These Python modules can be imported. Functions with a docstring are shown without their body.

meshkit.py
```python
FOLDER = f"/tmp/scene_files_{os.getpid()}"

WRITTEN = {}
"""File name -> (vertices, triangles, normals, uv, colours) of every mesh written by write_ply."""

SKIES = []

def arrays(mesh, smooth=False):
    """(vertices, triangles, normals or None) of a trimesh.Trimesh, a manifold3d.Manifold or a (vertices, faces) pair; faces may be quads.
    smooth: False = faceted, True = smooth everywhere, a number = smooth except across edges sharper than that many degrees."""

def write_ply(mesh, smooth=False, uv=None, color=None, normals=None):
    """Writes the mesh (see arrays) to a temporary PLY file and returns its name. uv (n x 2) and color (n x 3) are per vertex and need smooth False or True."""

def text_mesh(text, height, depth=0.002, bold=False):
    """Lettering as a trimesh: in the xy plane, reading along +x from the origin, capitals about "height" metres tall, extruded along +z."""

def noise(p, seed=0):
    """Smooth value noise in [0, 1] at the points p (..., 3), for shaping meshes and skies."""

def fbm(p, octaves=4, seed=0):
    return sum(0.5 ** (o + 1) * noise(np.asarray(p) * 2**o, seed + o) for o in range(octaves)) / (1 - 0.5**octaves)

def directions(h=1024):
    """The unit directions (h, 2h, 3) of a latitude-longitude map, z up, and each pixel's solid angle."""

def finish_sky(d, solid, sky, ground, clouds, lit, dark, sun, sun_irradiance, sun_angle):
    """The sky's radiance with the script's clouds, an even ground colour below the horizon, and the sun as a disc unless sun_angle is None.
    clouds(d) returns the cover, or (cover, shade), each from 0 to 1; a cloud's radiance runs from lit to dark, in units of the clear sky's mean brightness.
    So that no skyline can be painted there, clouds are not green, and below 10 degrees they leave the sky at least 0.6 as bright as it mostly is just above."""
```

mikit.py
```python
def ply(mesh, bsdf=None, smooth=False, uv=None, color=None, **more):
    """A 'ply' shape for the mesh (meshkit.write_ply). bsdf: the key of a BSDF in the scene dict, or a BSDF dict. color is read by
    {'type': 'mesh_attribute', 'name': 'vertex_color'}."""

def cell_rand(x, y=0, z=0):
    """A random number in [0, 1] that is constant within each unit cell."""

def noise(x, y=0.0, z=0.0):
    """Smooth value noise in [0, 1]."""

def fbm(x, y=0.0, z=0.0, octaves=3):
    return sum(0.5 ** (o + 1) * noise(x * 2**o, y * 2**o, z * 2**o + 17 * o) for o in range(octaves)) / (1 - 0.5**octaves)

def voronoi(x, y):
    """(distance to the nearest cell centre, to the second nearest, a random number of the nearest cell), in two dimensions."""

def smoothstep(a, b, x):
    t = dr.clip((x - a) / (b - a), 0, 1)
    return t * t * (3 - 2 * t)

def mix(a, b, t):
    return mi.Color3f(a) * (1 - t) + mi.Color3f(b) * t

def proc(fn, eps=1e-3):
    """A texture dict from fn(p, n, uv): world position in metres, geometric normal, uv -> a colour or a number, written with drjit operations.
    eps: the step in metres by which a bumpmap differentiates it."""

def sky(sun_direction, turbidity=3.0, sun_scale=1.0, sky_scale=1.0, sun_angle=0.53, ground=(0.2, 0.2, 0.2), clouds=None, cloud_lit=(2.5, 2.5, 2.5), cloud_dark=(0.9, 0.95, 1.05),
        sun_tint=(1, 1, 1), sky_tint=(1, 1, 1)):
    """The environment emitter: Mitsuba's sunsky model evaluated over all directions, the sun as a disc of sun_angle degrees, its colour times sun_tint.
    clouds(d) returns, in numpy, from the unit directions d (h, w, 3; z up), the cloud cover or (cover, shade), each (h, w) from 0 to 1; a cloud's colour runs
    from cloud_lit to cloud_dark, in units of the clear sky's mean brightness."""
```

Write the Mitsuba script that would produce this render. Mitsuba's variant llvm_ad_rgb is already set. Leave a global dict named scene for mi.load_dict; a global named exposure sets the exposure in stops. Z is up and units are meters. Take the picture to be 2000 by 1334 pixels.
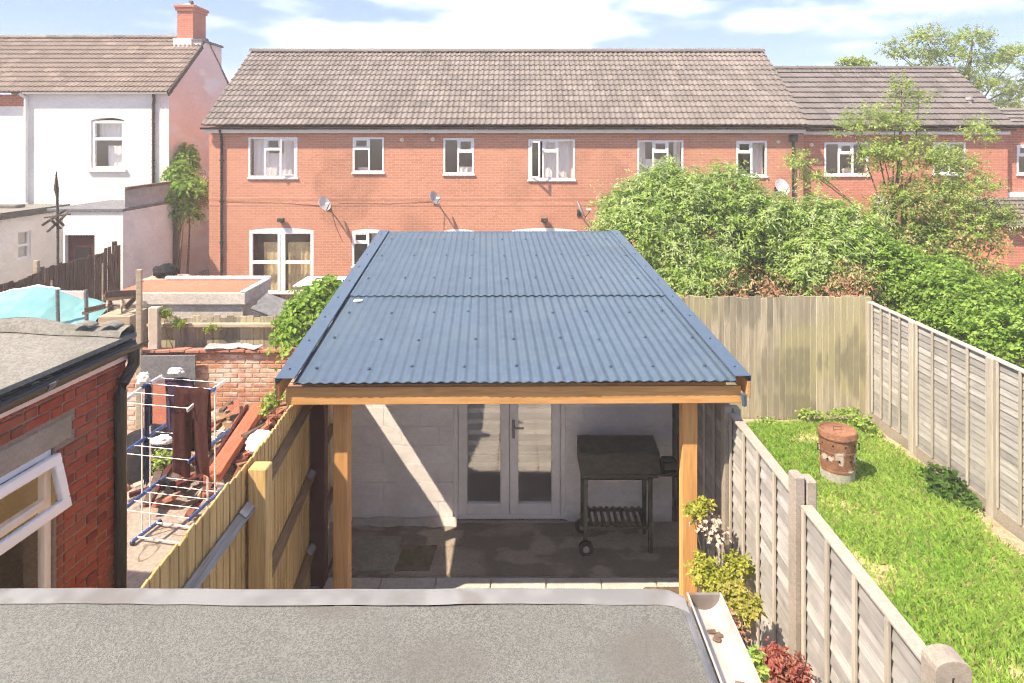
import math, random
import numpy as np, trimesh, drjit as dr, mitsuba as mi
import mikit, meshkit
from shapely.geometry import Polygon, box as sbox
from mikit import noise, fbm, cell_rand, smoothstep, mix, proc, voronoi

# ---------------------------------------------------------------- camera, sky, exposure
# upstairs window: eye 4.5 m above the gardens, level camera with a lens shift so that uprights stay upright
T = mi.ScalarTransform4f
scene, labels = {'type': 'scene'}, {}
FPX = 1333.0                      # focal length in pixels of the 2000 px wide photograph
scene['camera'] = {'type': 'perspective', 'fov': math.degrees(2 * math.atan(1000 / FPX)), 'fov_axis': 'x',
                   'to_world': T().look_at(origin=[0, 0, 4.5], target=[0, 10, 4.5], up=[0, 0, 1]),
                   'principal_point_offset_x': -0.006, 'principal_point_offset_y': 0.2901,
                   'near_clip': 0.05, 'far_clip': 2000.0}

def cloud_cover(d):
    big = meshkit.fbm(d * (4.0, 4.0, 9.0) + (3.2, 1.7, 0.4), 3, 11)
    wisp = meshkit.fbm(d * (11.0, 11.0, 30.0) + (1.5, 8.1, 2.2), 5, 5)
    az = np.degrees(np.arctan2(d[..., 0], d[..., 1]))
    c = 0.60 * big + 0.11 + 0.50 * (wisp - 0.5) + 0.32 * np.exp(-((az + 1) / 14.0) ** 2)
    cover = np.clip((c - 0.42) / 0.30, 0, 1)
    cover = 0.06 + 0.94 * cover * cover * (3 - 2 * cover)
    shade = np.clip((wisp - 0.5) * 1.6 + 0.12, 0, 0.45)
    return cover, shade

scene['sky'] = mikit.sky([-0.63, -0.42, 1.0], turbidity=3.0, sun_scale=0.80, sky_scale=0.68, clouds=cloud_cover, sky_tint=(0.86, 0.84, 1.0),
                         cloud_lit=(5.6, 5.6, 5.6), cloud_dark=(3.4, 3.45, 3.6), ground=(0.2, 0.19, 0.17))
exposure = 3.05

# ---------------------------------------------------------------- helpers
rng = np.random.default_rng(7)
random.seed(7)
counts = {}

def key_for(base):
    k = counts.get(base, -1) + 1
    counts[base] = k
    return base if k == 0 else f'{base}_{k:03d}'

def tag(key, label=None, cat=None, group=None, kind=None):
    e = labels.setdefault(key, {})
    if label: e['label'] = label
    if cat: e['category'] = cat
    if group: e['group'] = group
    if kind: e['kind'] = kind
    return key

def thing(name, label, cat, group=None):
    return tag(key_for(name), label, cat, group)

_corner = np.array([[x, y, z] for x in (-1, 1) for y in (-1, 1) for z in (-1, 1)], float)
def _bev_topology():
    pts = []
    for c in _corner:
        for k in range(3):
            q = c * 0.8
            q[k] = c[k]
            pts.append(q)
    return trimesh.convex.convex_hull(np.array(pts), repair=True)
_hull = _bev_topology()
_hv = np.array(_hull.vertices); _hf = np.array(_hull.faces)
_hsign = np.sign(_hv); _haxis = np.abs(_hv).argmax(1)
_bf = np.array([[0, 1, 3], [0, 3, 2], [4, 6, 7], [4, 7, 5], [0, 4, 5], [0, 5, 1], [2, 3, 7], [2, 7, 6], [0, 2, 6], [0, 6, 4], [1, 5, 7], [1, 7, 3]])

def box_vf(sx, sy, sz, b=0.0):
    h = np.array([sx, sy, sz]) / 2
    if b <= 0:
        return _corner * h, _bf
    b = min(b, 0.45 * h.min() * 2)
    v = _hsign * (h - b)
    i = np.arange(len(v))
    v[i, _haxis] = _hsign[i, _haxis] * h[_haxis]
    return v, _hf

def rotz(a):
    c, s = math.cos(a), math.sin(a)
    return np.array([[c, -s, 0], [s, c, 0], [0, 0, 1.0]])

def frame(p0, p1, up=(0, 0, 1)):
    a = np.asarray(p1, float) - np.asarray(p0, float)
    L = np.linalg.norm(a); a = a / L
    u = np.asarray(up, float)
    if abs(a @ u) > 0.98: u = np.array([0, 1.0, 0])
    s = np.cross(a, u); s /= np.linalg.norm(s)
    return np.stack([a, s, np.cross(s, a)], 1), L     # columns: along, side, up

class MB:
    """collects pieces into one mesh; every piece has its own pair of random numbers as uv"""
    def __init__(self): self.v, self.f, self.t, self.n = [], [], [], 0
    def add(self, v, f, uv=None):
        v = np.asarray(v, float); f = np.asarray(f, int)
        if f.shape[1] == 4: f = np.vstack([f[:, [0, 1, 2]], f[:, [0, 2, 3]]])
        self.v.append(v); self.f.append(f + self.n)
        r = rng.random(2) if uv is None else uv
        self.t.append(np.tile(np.asarray(r, float), (len(v), 1)) if np.ndim(r) == 1 else r)
        self.n += len(v)
        return self
    def box(self, c, s, R=None, b=0.0, uv=None):
        v, f = box_vf(*s, b)
        if R is not None: v = v @ np.asarray(R).T
        return self.add(v + np.asarray(c, float), f, uv)
    def span(self, lo, hi, b=0.0, uv=None):
        lo, hi = np.asarray(lo, float), np.asarray(hi, float)
        return self.box((lo + hi) / 2, np.abs(hi - lo), None, b, uv)
    def bar(self, p0, p1, w, h, up=(0, 0, 1), b=0.0, uv=None):
        R, L = frame(p0, p1, up)
        return self.box((np.asarray(p0, float) + np.asarray(p1, float)) / 2, (L, w, h), R, b, uv)
    def tube(self, pts, r, n=8, cap=True, uv=None):
        pts = np.asarray(pts, float); m = len(pts)
        r = np.full(m, r, float) if np.ndim(r) == 0 else np.asarray(r, float)
        a = np.linspace(0, 2 * np.pi, n, endpoint=False)
        vs = []
        d = np.gradient(pts, axis=0)
        ref = np.array([0.31, 0.17, 0.93])
        for i in range(m):
            t = d[i] / np.linalg.norm(d[i])
            rr = ref if abs(t @ ref) < 0.95 else np.array([1.0, 0, 0])
            s = np.cross(t, rr); s /= np.linalg.norm(s); u = np.cross(s, t)
            vs.append(pts[i] + r[i] * (np.cos(a)[:, None] * s + np.sin(a)[:, None] * u))
        v = np.vstack(vs); f = []
        for i in range(m - 1):
            for k in range(n):
                k2 = (k + 1) % n
                f.append([i * n + k, (i + 1) * n + k, (i + 1) * n + k2]); f.append([i * n + k, (i + 1) * n + k2, i * n + k2])
        if cap:
            v = np.vstack([v, pts[0], pts[-1]])
            for k in range(n):
                k2 = (k + 1) % n
                f.append([m * n, k, k2]); f.append([m * n + 1, (m - 1) * n + k2, (m - 1) * n + k])
        return self.add(v, f, uv)
    def lathe(self, prof, c, n=28, uv=None):
        prof = np.asarray(prof, float); m = len(prof)
        a = np.linspace(0, 2 * np.pi, n, endpoint=False)
        v = np.concatenate([np.stack([p[0] * np.cos(a), p[0] * np.sin(a), np.full(n, p[1])], 1) for p in prof]) + np.asarray(c, float)
        f = []
        for i in range(m - 1):
            for k in range(n):
                k2 = (k + 1) % n
                f.append([i * n + k, i * n + k2, (i + 1) * n + k2]); f.append([i * n + k, (i + 1) * n + k2, (i + 1) * n + k])
        return self.add(v, f, uv)
    def grid(self, P, uv=None):
        P = np.asarray(P, float); a, b = P.shape[:2]
        i = np.arange(a * b).reshape(a, b)
        f = np.stack([i[:-1, :-1], i[1:, :-1], i[1:, 1:], i[:-1, 1:]], -1).reshape(-1, 4)
        return self.add(P.reshape(-1, 3), f, uv)
    def prism(self, poly, y0, y1, uv=None):
        """an outline in (x, z) pushed from y0 to y1"""
        m = trimesh.creation.extrude_polygon(poly, abs(y1 - y0), engine='earcut')
        v = np.array(m.vertices)
        v = np.stack([v[:, 0], max(y0, y1) - v[:, 2], v[:, 1]], 1)
        return self.add(v, np.array(m.faces), uv)
    def moved(self, R=None, t=(0, 0, 0)):
        o = MB(); o.n = self.n; o.f, o.t = list(self.f), list(self.t)
        o.v = [(v if R is None else v @ np.asarray(R).T) + np.asarray(t, float) for v in self.v]
        return o
    def data(self): return np.vstack(self.v), np.vstack(self.f), np.vstack(self.t)

def put(mb, name, bsdf, parent=None, label=None, cat=None, group=None, kind=None, smooth=False):
    v, f, t = mb.data()
    k = key_for(parent + '__' + name if parent else name)
    if smooth is True or smooth is False:
        scene[k] = mikit.ply((v, f), bsdf, smooth, uv=t)
    else:
        scene[k] = mikit.ply((v, f), bsdf, smooth)
    if label or cat or group or kind: tag(k, label, cat, group, kind)
    return k

def put_copy(proto, name, M, parent):
    """one more piece that shares the mesh of proto"""
    k = key_for(parent + '__' + name)
    scene[k] = {**proto, 'to_world': T(M)}
    return k

def proto(mb, bsdf, smooth=False):
    v, f, t = mb.data()
    return mikit.ply((v, f), bsdf, smooth, uv=t)

def mat4(R, t):
    M = np.eye(4); M[:3, :3] = R; M[:3, 3] = t
    return M

def at(px, py, d):
    """the point d metres in front of the house at the place that shows at (px, py) of the photograph"""
    return np.array([(px - 1012) * d / FPX, d, 4.5 - (py - 280) * d / FPX])

# ---------------------------------------------------------------- materials
def mat(key, base, rough=0.85, spec=0.25, bump=None, scale=0.002, eps=0.002, **more):
    col = proc(base) if callable(base) else ({'type': 'rgb', 'value': list(base)} if isinstance(base, (tuple, list)) else base)
    b = {'type': 'principled', 'base_color': col, 'roughness': rough, 'specular': spec, **more}
    if bump is not None:
        b = {'type': 'bumpmap', 'arbitrary': proc(bump, eps), 'scale': scale, 'bsdf': b}
    scene[key] = {'type': 'twosided', 'bsdf': b}

def wood(c1, c2, axis, knots=0.0, tone=0.35, k=1.0):
    def fn(p, n, uv):
        q = [p.x, p.y, p.z]
        L = q[axis]; a, b = [q[i] for i in range(3) if i != axis]
        g = fbm(a * 34 * k + uv.x * 51, b * 34 * k + uv.y * 17, L * 2.2 * k + uv.y * 31, 3)
        h = noise(a * 150 * k + uv.y * 70, b * 150 * k, L * 5 * k + uv.x * 9)
        t = smoothstep(0.25, 0.8, 0.62 * g + 0.38 * h)
        c = mix(c1, c2, t) * (1 - tone * 0.5 + tone * uv.x)
        if knots:
            kn = noise(a * 6 + uv.x * 30, b * 6, L * 3.2 + uv.x * 77)
            c = mix(c, mi.Color3f(c2) * 0.5, smoothstep(0.84, 0.93, kn) * knots)
        return c
    return fn

def weathered(c1, c2, dark, axis, amount=0.6, tone=0.30):
    base = wood(c1, c2, axis, 0, tone)
    def fn(p, n, uv):
        c = base(p, n, uv)
        s = fbm(p.x * 1.7 + uv.x * 3, p.y * 1.7, p.z * 1.3, 4)
        s2 = fbm(p.x * 9 + 5, p.y * 9, p.z * 2.5 + uv.x * 20, 3)
        return mix(c, mi.Color3f(dark), smoothstep(0.46, 0.72, 0.6 * s + 0.4 * s2) * amount)
    return fn

def brickwork(c1, c2, mortar, course=0.075, length=0.225, soot=0.0):
    def fn(p, n, uv):
        h = dr.select(dr.abs(n.y) > 0.6, p.x, p.y)
        row = dr.floor(p.z / course)
        hh = h / length + 0.5 * (row - 2 * dr.floor(row / 2))
        col = dr.floor(hh)
        fx, fz = (hh - col) * length, p.z - row * course
        m = dr.maximum(1 - smoothstep(0.004, 0.008, dr.minimum(fx, length - fx)), 1 - smoothstep(0.004, 0.008, dr.minimum(fz, course - fz)))
        r = cell_rand(col, row, 3)
        big = fbm(p.x * 0.55, p.y * 0.5, p.z * 0.8, 4)
        c = mix(c1, c2, dr.clip(0.55 * r + 0.9 * (big - 0.25), 0, 1)) * (0.90 + 0.2 * noise(p.x * 70, p.y * 70, p.z * 70))
        c = mix(c, mi.Color3f(mortar), m * 0.75)
        if soot: c = c * (1 - soot * smoothstep(0.5, 0.8, fbm(p.x * 1.1 + 9, p.y, p.z * 0.6, 4)))
        return c
    return fn

def piece_brick(c1, c2, c3, pale, pamt, k=1.0):
    def fn(p, n, uv):
        g = fbm(p.x * 26 * k + uv.x * 9, p.y * 26 * k, p.z * 26 * k, 3)
        c = mix(c1, c2, smoothstep(0.1, 0.75, uv.x))
        c = mix(c, mi.Color3f(c3), smoothstep(0.72, 0.95, uv.y) * 0.8)
        c = c * (0.72 + 0.55 * g)
        s = fbm(p.x * 3.3, p.y * 3.3, p.z * 3.3 + uv.y, 4)
        return mix(c, mi.Color3f(pale), smoothstep(0.45, 0.7, s) * pamt)
    return fn

def speckle(c1, c2, f1=180.0, patch=None, pamt=0.0, pf=1.2):
    def fn(p, n, uv):
        g = noise(p.x * f1, p.y * f1, p.z * f1) * 0.6 + 0.4 * noise(p.x * f1 * 0.37, p.y * f1 * 0.37, p.z * f1 * 0.37 + 4)
        b = fbm(p.x * pf, p.y * pf, p.z * pf, 4)
        c = mix(c1, c2, smoothstep(0.25, 0.75, g)) * (0.82 + 0.36 * b)
        if patch is not None: c = mix(c, mi.Color3f(patch), smoothstep(0.52, 0.68, fbm(p.x * pf * 1.6 + 7, p.y * pf * 1.6, p.z * 2, 4)) * pamt)
        return c
    return fn

def rough_bump(f):
    return lambda p, n, uv: noise(p.x * f, p.y * f, p.z * f) * 0.6 + 0.4 * noise(p.x * f * 2.7, p.y * f * 2.7, p.z * f * 2.7)

mat('m_new_timber_x', wood((0.59, 0.33, 0.125), (0.46, 0.23, 0.08), 0, 0.4, 0.15))
mat('m_new_timber_z', wood((0.59, 0.33, 0.125), (0.46, 0.23, 0.08), 2, 0.4, 0.15))
mat('m_fence_treated', wood((0.58, 0.40, 0.175), (0.41, 0.26, 0.095), 2, 0.3, 0.35))
mat('m_rail', wood((0.34, 0.33, 0.31), (0.23, 0.20, 0.17), 1, 0, 0.2))
mat('m_rail_brown', wood((0.27, 0.165, 0.09), (0.17, 0.10, 0.055), 1, 0, 0.2))
mat('m_grey_slat', weathered((0.385, 0.38, 0.37), (0.285, 0.278, 0.27), (0.195, 0.19, 0.187), 1, 0.6, 0.45))
mat('m_grey_batten', weathered((0.44, 0.41, 0.36), (0.35, 0.32, 0.27), (0.26, 0.235, 0.205), 2, 0.4))
def back_board(p, n, uv):
    c = wood_back(p, n, uv)
    s = fbm(p.x * 2.1 + uv.x * 1.5, p.y, p.z * 1.1 + 3, 4)
    c = mix(c, mi.Color3f(0.39, 0.37, 0.20), smoothstep(0.44, 0.60, fbm(p.x * 1.3 + 5, p.y, p.z * 0.9, 3)) * 0.55)
    c = mix(c, mi.Color3f(0.15, 0.14, 0.115), smoothstep(0.52, 0.66, s) * 0.55)
    drip = noise(p.x * 22 + uv.x * 8, p.y, p.z * 0.8) * 0.6 + 0.4 * noise(p.x * 5, p.y, p.z * 0.5 + 9)
    return mix(c, mi.Color3f(0.13, 0.115, 0.09), smoothstep(0.62, 0.76, drip) * 0.5)
wood_back = wood((0.43, 0.385, 0.30), (0.32, 0.275, 0.205), 2, 0, 0.5)
mat('m_back_board', back_board)
mat('m_dark_board', weathered((0.145, 0.105, 0.085), (0.085, 0.06, 0.05), (0.10, 0.085, 0.06), 2, 0.5))
mat('m_old_timber', weathered((0.44, 0.38, 0.29), (0.30, 0.24, 0.17), (0.20, 0.16, 0.11), 0, 0.5))
mat('m_red_timber', wood((0.33, 0.135, 0.09), (0.22, 0.08, 0.055), 1, 0, 0.5))
mat('m_red_beam', wood((0.44, 0.155, 0.09), (0.33, 0.10, 0.06), 1, 0, 0.3))
mat('m_dark_red', (0.070, 0.017, 0.017), 0.6)
mat('m_concrete_post', speckle((0.34, 0.305, 0.265), (0.265, 0.235, 0.205), 140, (0.21, 0.185, 0.155), 0.5, 2.5), 0.9)
mat('m_brick_far', brickwork((0.56, 0.26, 0.172), (0.47, 0.20, 0.125), (0.52, 0.41, 0.34), soot=0.22), 0.9)
mat('m_brick_far_red', brickwork((0.53, 0.21, 0.145), (0.44, 0.155, 0.105), (0.48, 0.36, 0.30)), 0.9)
mat('m_mortar', speckle((0.27, 0.215, 0.185), (0.20, 0.155, 0.13), 120), 0.95)
mat('m_mortar_pale', speckle((0.46, 0.38, 0.31), (0.34, 0.27, 0.21), 120), 0.95)
mat('m_brick_near', piece_brick((0.30, 0.065, 0.038), (0.19, 0.040, 0.028), (0.22, 0.075, 0.045), (0.25, 0.13, 0.10), 0.30), 0.85, 0.25, rough_bump(90), 0.003)
mat('m_brick_old', piece_brick((0.52, 0.30, 0.19), (0.44, 0.215, 0.135), (0.42, 0.30, 0.22), (0.66, 0.57, 0.51), 0.85), 0.9, 0.2, rough_bump(60), 0.004)
mat('m_coping', speckle((0.42, 0.19, 0.13), (0.31, 0.125, 0.09), 60, (0.26, 0.20, 0.16), 0.5, 4), 0.9)
mat('m_white_render', speckle((0.80, 0.785, 0.77), (0.72, 0.70, 0.68), 40, (0.60, 0.575, 0.55), 0.30, 0.9), 0.9)
mat('m_pink_render', speckle((0.76, 0.655, 0.62), (0.72, 0.595, 0.56), 30, (0.76, 0.73, 0.73), 0.9, 0.45), 0.9)
mat('m_grey_render', speckle((0.60, 0.56, 0.52), (0.48, 0.44, 0.40), 50, (0.42, 0.36, 0.28), 0.6, 1.5), 0.9)
mat('m_white_block', speckle((0.80, 0.78, 0.765), (0.72, 0.70, 0.685), 60, (0.60, 0.575, 0.55), 0.4, 1.8), 0.8, 0.25, rough_bump(50), 0.003)
mat('m_upvc', (0.80, 0.80, 0.80), 0.35, 0.5)
mat('m_upvc_dull', speckle((0.76, 0.75, 0.735), (0.70, 0.69, 0.68), 30), 0.5, 0.4)
mat('m_gutter_white', speckle((0.46, 0.44, 0.425), (0.40, 0.38, 0.36), 25, (0.36, 0.31, 0.25), 0.4, 5), 0.6)
mat('m_stop_end', speckle((0.23, 0.21, 0.195), (0.18, 0.16, 0.145), 40, (0.16, 0.09, 0.04), 0.6, 9), 0.6)
mat('m_black_plastic', (0.022, 0.023, 0.025), 0.35, 0.5)
mat('m_tile_main', lambda p, n, uv: mix((0.215, 0.19, 0.178), (0.165, 0.147, 0.14), fbm(p.x * 1.3, p.y * 1.3, p.z * 1.6, 4)) * (0.84 + 0.32 * uv.x) * (0.85 + 0.3 * noise(p.x * 45, p.y * 45, p.z * 45)), 0.85)
mat('m_tile_old', lambda p, n, uv: mix((0.25, 0.205, 0.18), (0.18, 0.147, 0.13), fbm(p.x * 0.9, p.y * 1.2, p.z * 1.6, 4)) * (0.68 + 0.64 * uv.x) * (0.85 + 0.3 * noise(p.x * 40, p.y * 40, p.z * 40)), 0.9)
mat('m_tile_slate', lambda p, n, uv: mix((0.175, 0.157, 0.155), (0.13, 0.12, 0.122), fbm(p.x * 0.9, p.y * 1.2, p.z * 1.6, 4)) * (0.84 + 0.32 * uv.x), 0.8)
mat('m_felt', speckle((0.19, 0.195, 0.187), (0.105, 0.108, 0.104), 430, (0.125, 0.118, 0.108), 0.6, 1.3), 0.95, 0.2, rough_bump(140), 0.004)
mat('m_felt_old', speckle((0.235, 0.23, 0.21), (0.155, 0.152, 0.14), 110, (0.12, 0.12, 0.10), 0.5, 1.6), 0.95, 0.2, rough_bump(70), 0.004)
mat('m_felt_trim', speckle((0.225, 0.23, 0.24), (0.18, 0.183, 0.19), 18, (0.15, 0.143, 0.138), 0.7, 3.5), 0.75, 0.35)
mat('m_blue_sheet', speckle((0.064, 0.102, 0.155), (0.056, 0.090, 0.140), 25, (0.076, 0.112, 0.157), 0.5, 1.3), 0.45, 0.4)
mat('m_blue_flash', (0.062, 0.100, 0.160), 0.4, 0.5)
mat('m_screw', (0.04, 0.06, 0.10), 0.5)
mat('m_slab', speckle((0.50, 0.475, 0.445), (0.42, 0.395, 0.37), 70, (0.31, 0.285, 0.26), 0.35, 2.2), 0.85)
mat('m_slab_grey', speckle((0.26, 0.26, 0.225), (0.20, 0.20, 0.17), 70, (0.15, 0.15, 0.12), 0.5, 2.5), 0.85)
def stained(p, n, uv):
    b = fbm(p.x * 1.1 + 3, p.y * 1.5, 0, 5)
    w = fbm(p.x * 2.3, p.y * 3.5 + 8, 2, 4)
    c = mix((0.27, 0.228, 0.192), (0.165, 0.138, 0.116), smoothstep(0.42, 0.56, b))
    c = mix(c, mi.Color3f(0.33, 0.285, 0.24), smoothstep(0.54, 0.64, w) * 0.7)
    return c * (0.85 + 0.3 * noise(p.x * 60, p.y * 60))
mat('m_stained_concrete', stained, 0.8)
def yard(p, n, uv):
    b = fbm(p.x * 0.9 + 1, p.y * 0.9, 0, 5)
    c = mix((0.33, 0.275, 0.235), (0.22, 0.18, 0.155), smoothstep(0.35, 0.7, b)) * (0.82 + 0.36 * noise(p.x * 40, p.y * 40))
    crack = dr.abs(fbm(p.x * 0.8 + 11, p.y * 0.8, 5, 4) - 0.5)
    return c * (0.55 + 0.45 * smoothstep(0.002, 0.010, crack))
mat('m_yard', yard, 0.9)
def lawn(p, n, uv):
    b = fbm(p.x * 0.9 + 4, p.y * 0.9, 0, 4)
    f = noise(p.x * 55, p.y * 55)
    c = mix((0.22, 0.26, 0.075), (0.34, 0.31, 0.13), smoothstep(0.35, 0.6, b)) * (0.7 + 0.6 * f)
    return mix(c, mi.Color3f(0.46, 0.39, 0.23) * (0.7 + 0.6 * f), smoothstep(0.45, 0.7, noise(p.x * 9, p.y * 9)) * 0.7)
mat('m_lawn', lawn, 0.95, 0.1)
mat('m_soil', speckle((0.20, 0.155, 0.11), (0.12, 0.09, 0.065), 30, (0.10, 0.12, 0.05), 0.6, 0.8), 0.95, 0.1)
def rust(p, n, uv):
    b = fbm(p.x * 6, p.y * 6, p.z * 5, 4)
    f = noise(p.x * 60, p.y * 60, p.z * 60)
    c = mix((0.29, 0.145, 0.088), (0.19, 0.096, 0.062), smoothstep(0.3, 0.7, b)) * (0.75 + 0.5 * f)
    pale = smoothstep(0.55, 0.64, fbm(p.x * 9 + 3, p.y * 9, p.z * 8 + 2.2, 3))
    c = mix(c, mi.Color3f(0.52, 0.47, 0.42), pale * 0.85 * smoothstep(0.12, 0.2, p.z) * (1 - smoothstep(0.40, 0.48, p.z)))
    zinc = 1 - smoothstep(0.13, 0.17, p.z + 0.06 * (b - 0.5))
    return mix(c, mi.Color3f(0.42, 0.42, 0.38) * (0.8 + 0.4 * f), zinc * 0.9)
mat('m_rust', rust, 0.8)
mat('m_galvanised', speckle((0.50, 0.52, 0.54), (0.40, 0.42, 0.45), 60), 0.45, 0.5, metallic=0.4)
mat('m_bbq', (0.022, 0.024, 0.020), 0.45, 0.5)
mat('m_bbq_lid', speckle((0.040, 0.042, 0.034), (0.028, 0.030, 0.024), 30), 0.5, 0.4)
mat('m_bbq_wood', wood((0.075, 0.055, 0.035), (0.04, 0.03, 0.02), 1, 0, 0.3))
mat('m_rubber', (0.02, 0.02, 0.02), 0.8)
mat('m_hub', (0.25, 0.25, 0.25), 0.5)
mat('m_grey_box', (0.33, 0.33, 0.37), 0.6)
mat('m_white_tube', (0.80, 0.79, 0.80), 0.35, 0.5)
mat('m_blue_plastic', (0.045, 0.105, 0.34), 0.4, 0.5)
mat('m_cloth_brown', speckle((0.070, 0.024, 0.022), (0.045, 0.018, 0.018), 160), 0.95, 0.1, sheen=0.3)
mat('m_cloth_purple', speckle((0.060, 0.038, 0.070), (0.042, 0.027, 0.052), 160), 0.95, 0.1)
mat('m_cloth_grey', speckle((0.15, 0.15, 0.15), (0.10, 0.10, 0.105), 120), 0.95, 0.1)
mat('m_cloth_black', (0.018, 0.018, 0.022), 0.9, 0.2)
mat('m_cloth_navy', (0.030, 0.045, 0.10), 0.9, 0.1)
mat('m_cloth_white', (0.74, 0.74, 0.76), 0.95, 0.1)
mat('m_turquoise', speckle((0.14, 0.33, 0.36), (0.18, 0.38, 0.40), 6), 0.6, 0.3)
mat('m_red_felt', speckle((0.44, 0.17, 0.11), (0.38, 0.135, 0.09), 40), 0.9)
mat('m_pink_panel', (0.66, 0.50, 0.47), 0.8)
mat('m_curtain_white', (0.74, 0.74, 0.76), 0.95, 0.1)
mat('m_curtain_cream', speckle((0.62, 0.53, 0.33), (0.52, 0.43, 0.25), 20), 0.95, 0.1)
mat('m_room', (0.55, 0.52, 0.48), 0.9)
mat('m_blind', (0.60, 0.60, 0.58), 0.8)
mat('m_dish', (0.55, 0.56, 0.58), 0.5, 0.4)
mat('m_dish_grey', (0.34, 0.37, 0.41), 0.5, 0.4)
mat('m_dark_metal', (0.06, 0.05, 0.045), 0.6)
mat('m_grey_sheet', speckle((0.40, 0.40, 0.41), (0.32, 0.32, 0.33), 20), 0.7)
mat('m_slate_grey', speckle((0.17, 0.175, 0.19), (0.12, 0.125, 0.14), 30), 0.7, 0.35)
mat('m_rubble_pale', speckle((0.40, 0.33, 0.28), (0.28, 0.225, 0.19), 60, (0.20, 0.155, 0.13), 0.7, 3), 0.95)
mat('m_dry_earth', speckle((0.40, 0.34, 0.23), (0.28, 0.23, 0.15), 60, (0.26, 0.27, 0.11), 0.4, 4), 0.95)
mat('m_bark', speckle((0.20, 0.15, 0.11), (0.11, 0.08, 0.06), 50), 0.95)
mat('m_terracotta', (0.32, 0.15, 0.09), 0.8)
mat('m_vent', (0.66, 0.56, 0.46), 0.8)
scene['m_glass'] = {'type': 'thindielectric', 'int_ior': 1.62}
scene['m_glass_door'] = {'type': 'thindielectric', 'int_ior': 2.0}
scene['m_leaf'] = {'type': 'principledthin', 'base_color': {'type': 'mesh_attribute', 'name': 'vertex_color'}, 'roughness': 0.55, 'diff_trans': 0.8, 'spec_tint': 0.0}
scene['m_dry_leaf'] = {'type': 'twosided', 'bsdf': {'type': 'diffuse', 'reflectance': {'type': 'mesh_attribute', 'name': 'vertex_color'}}}
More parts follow.
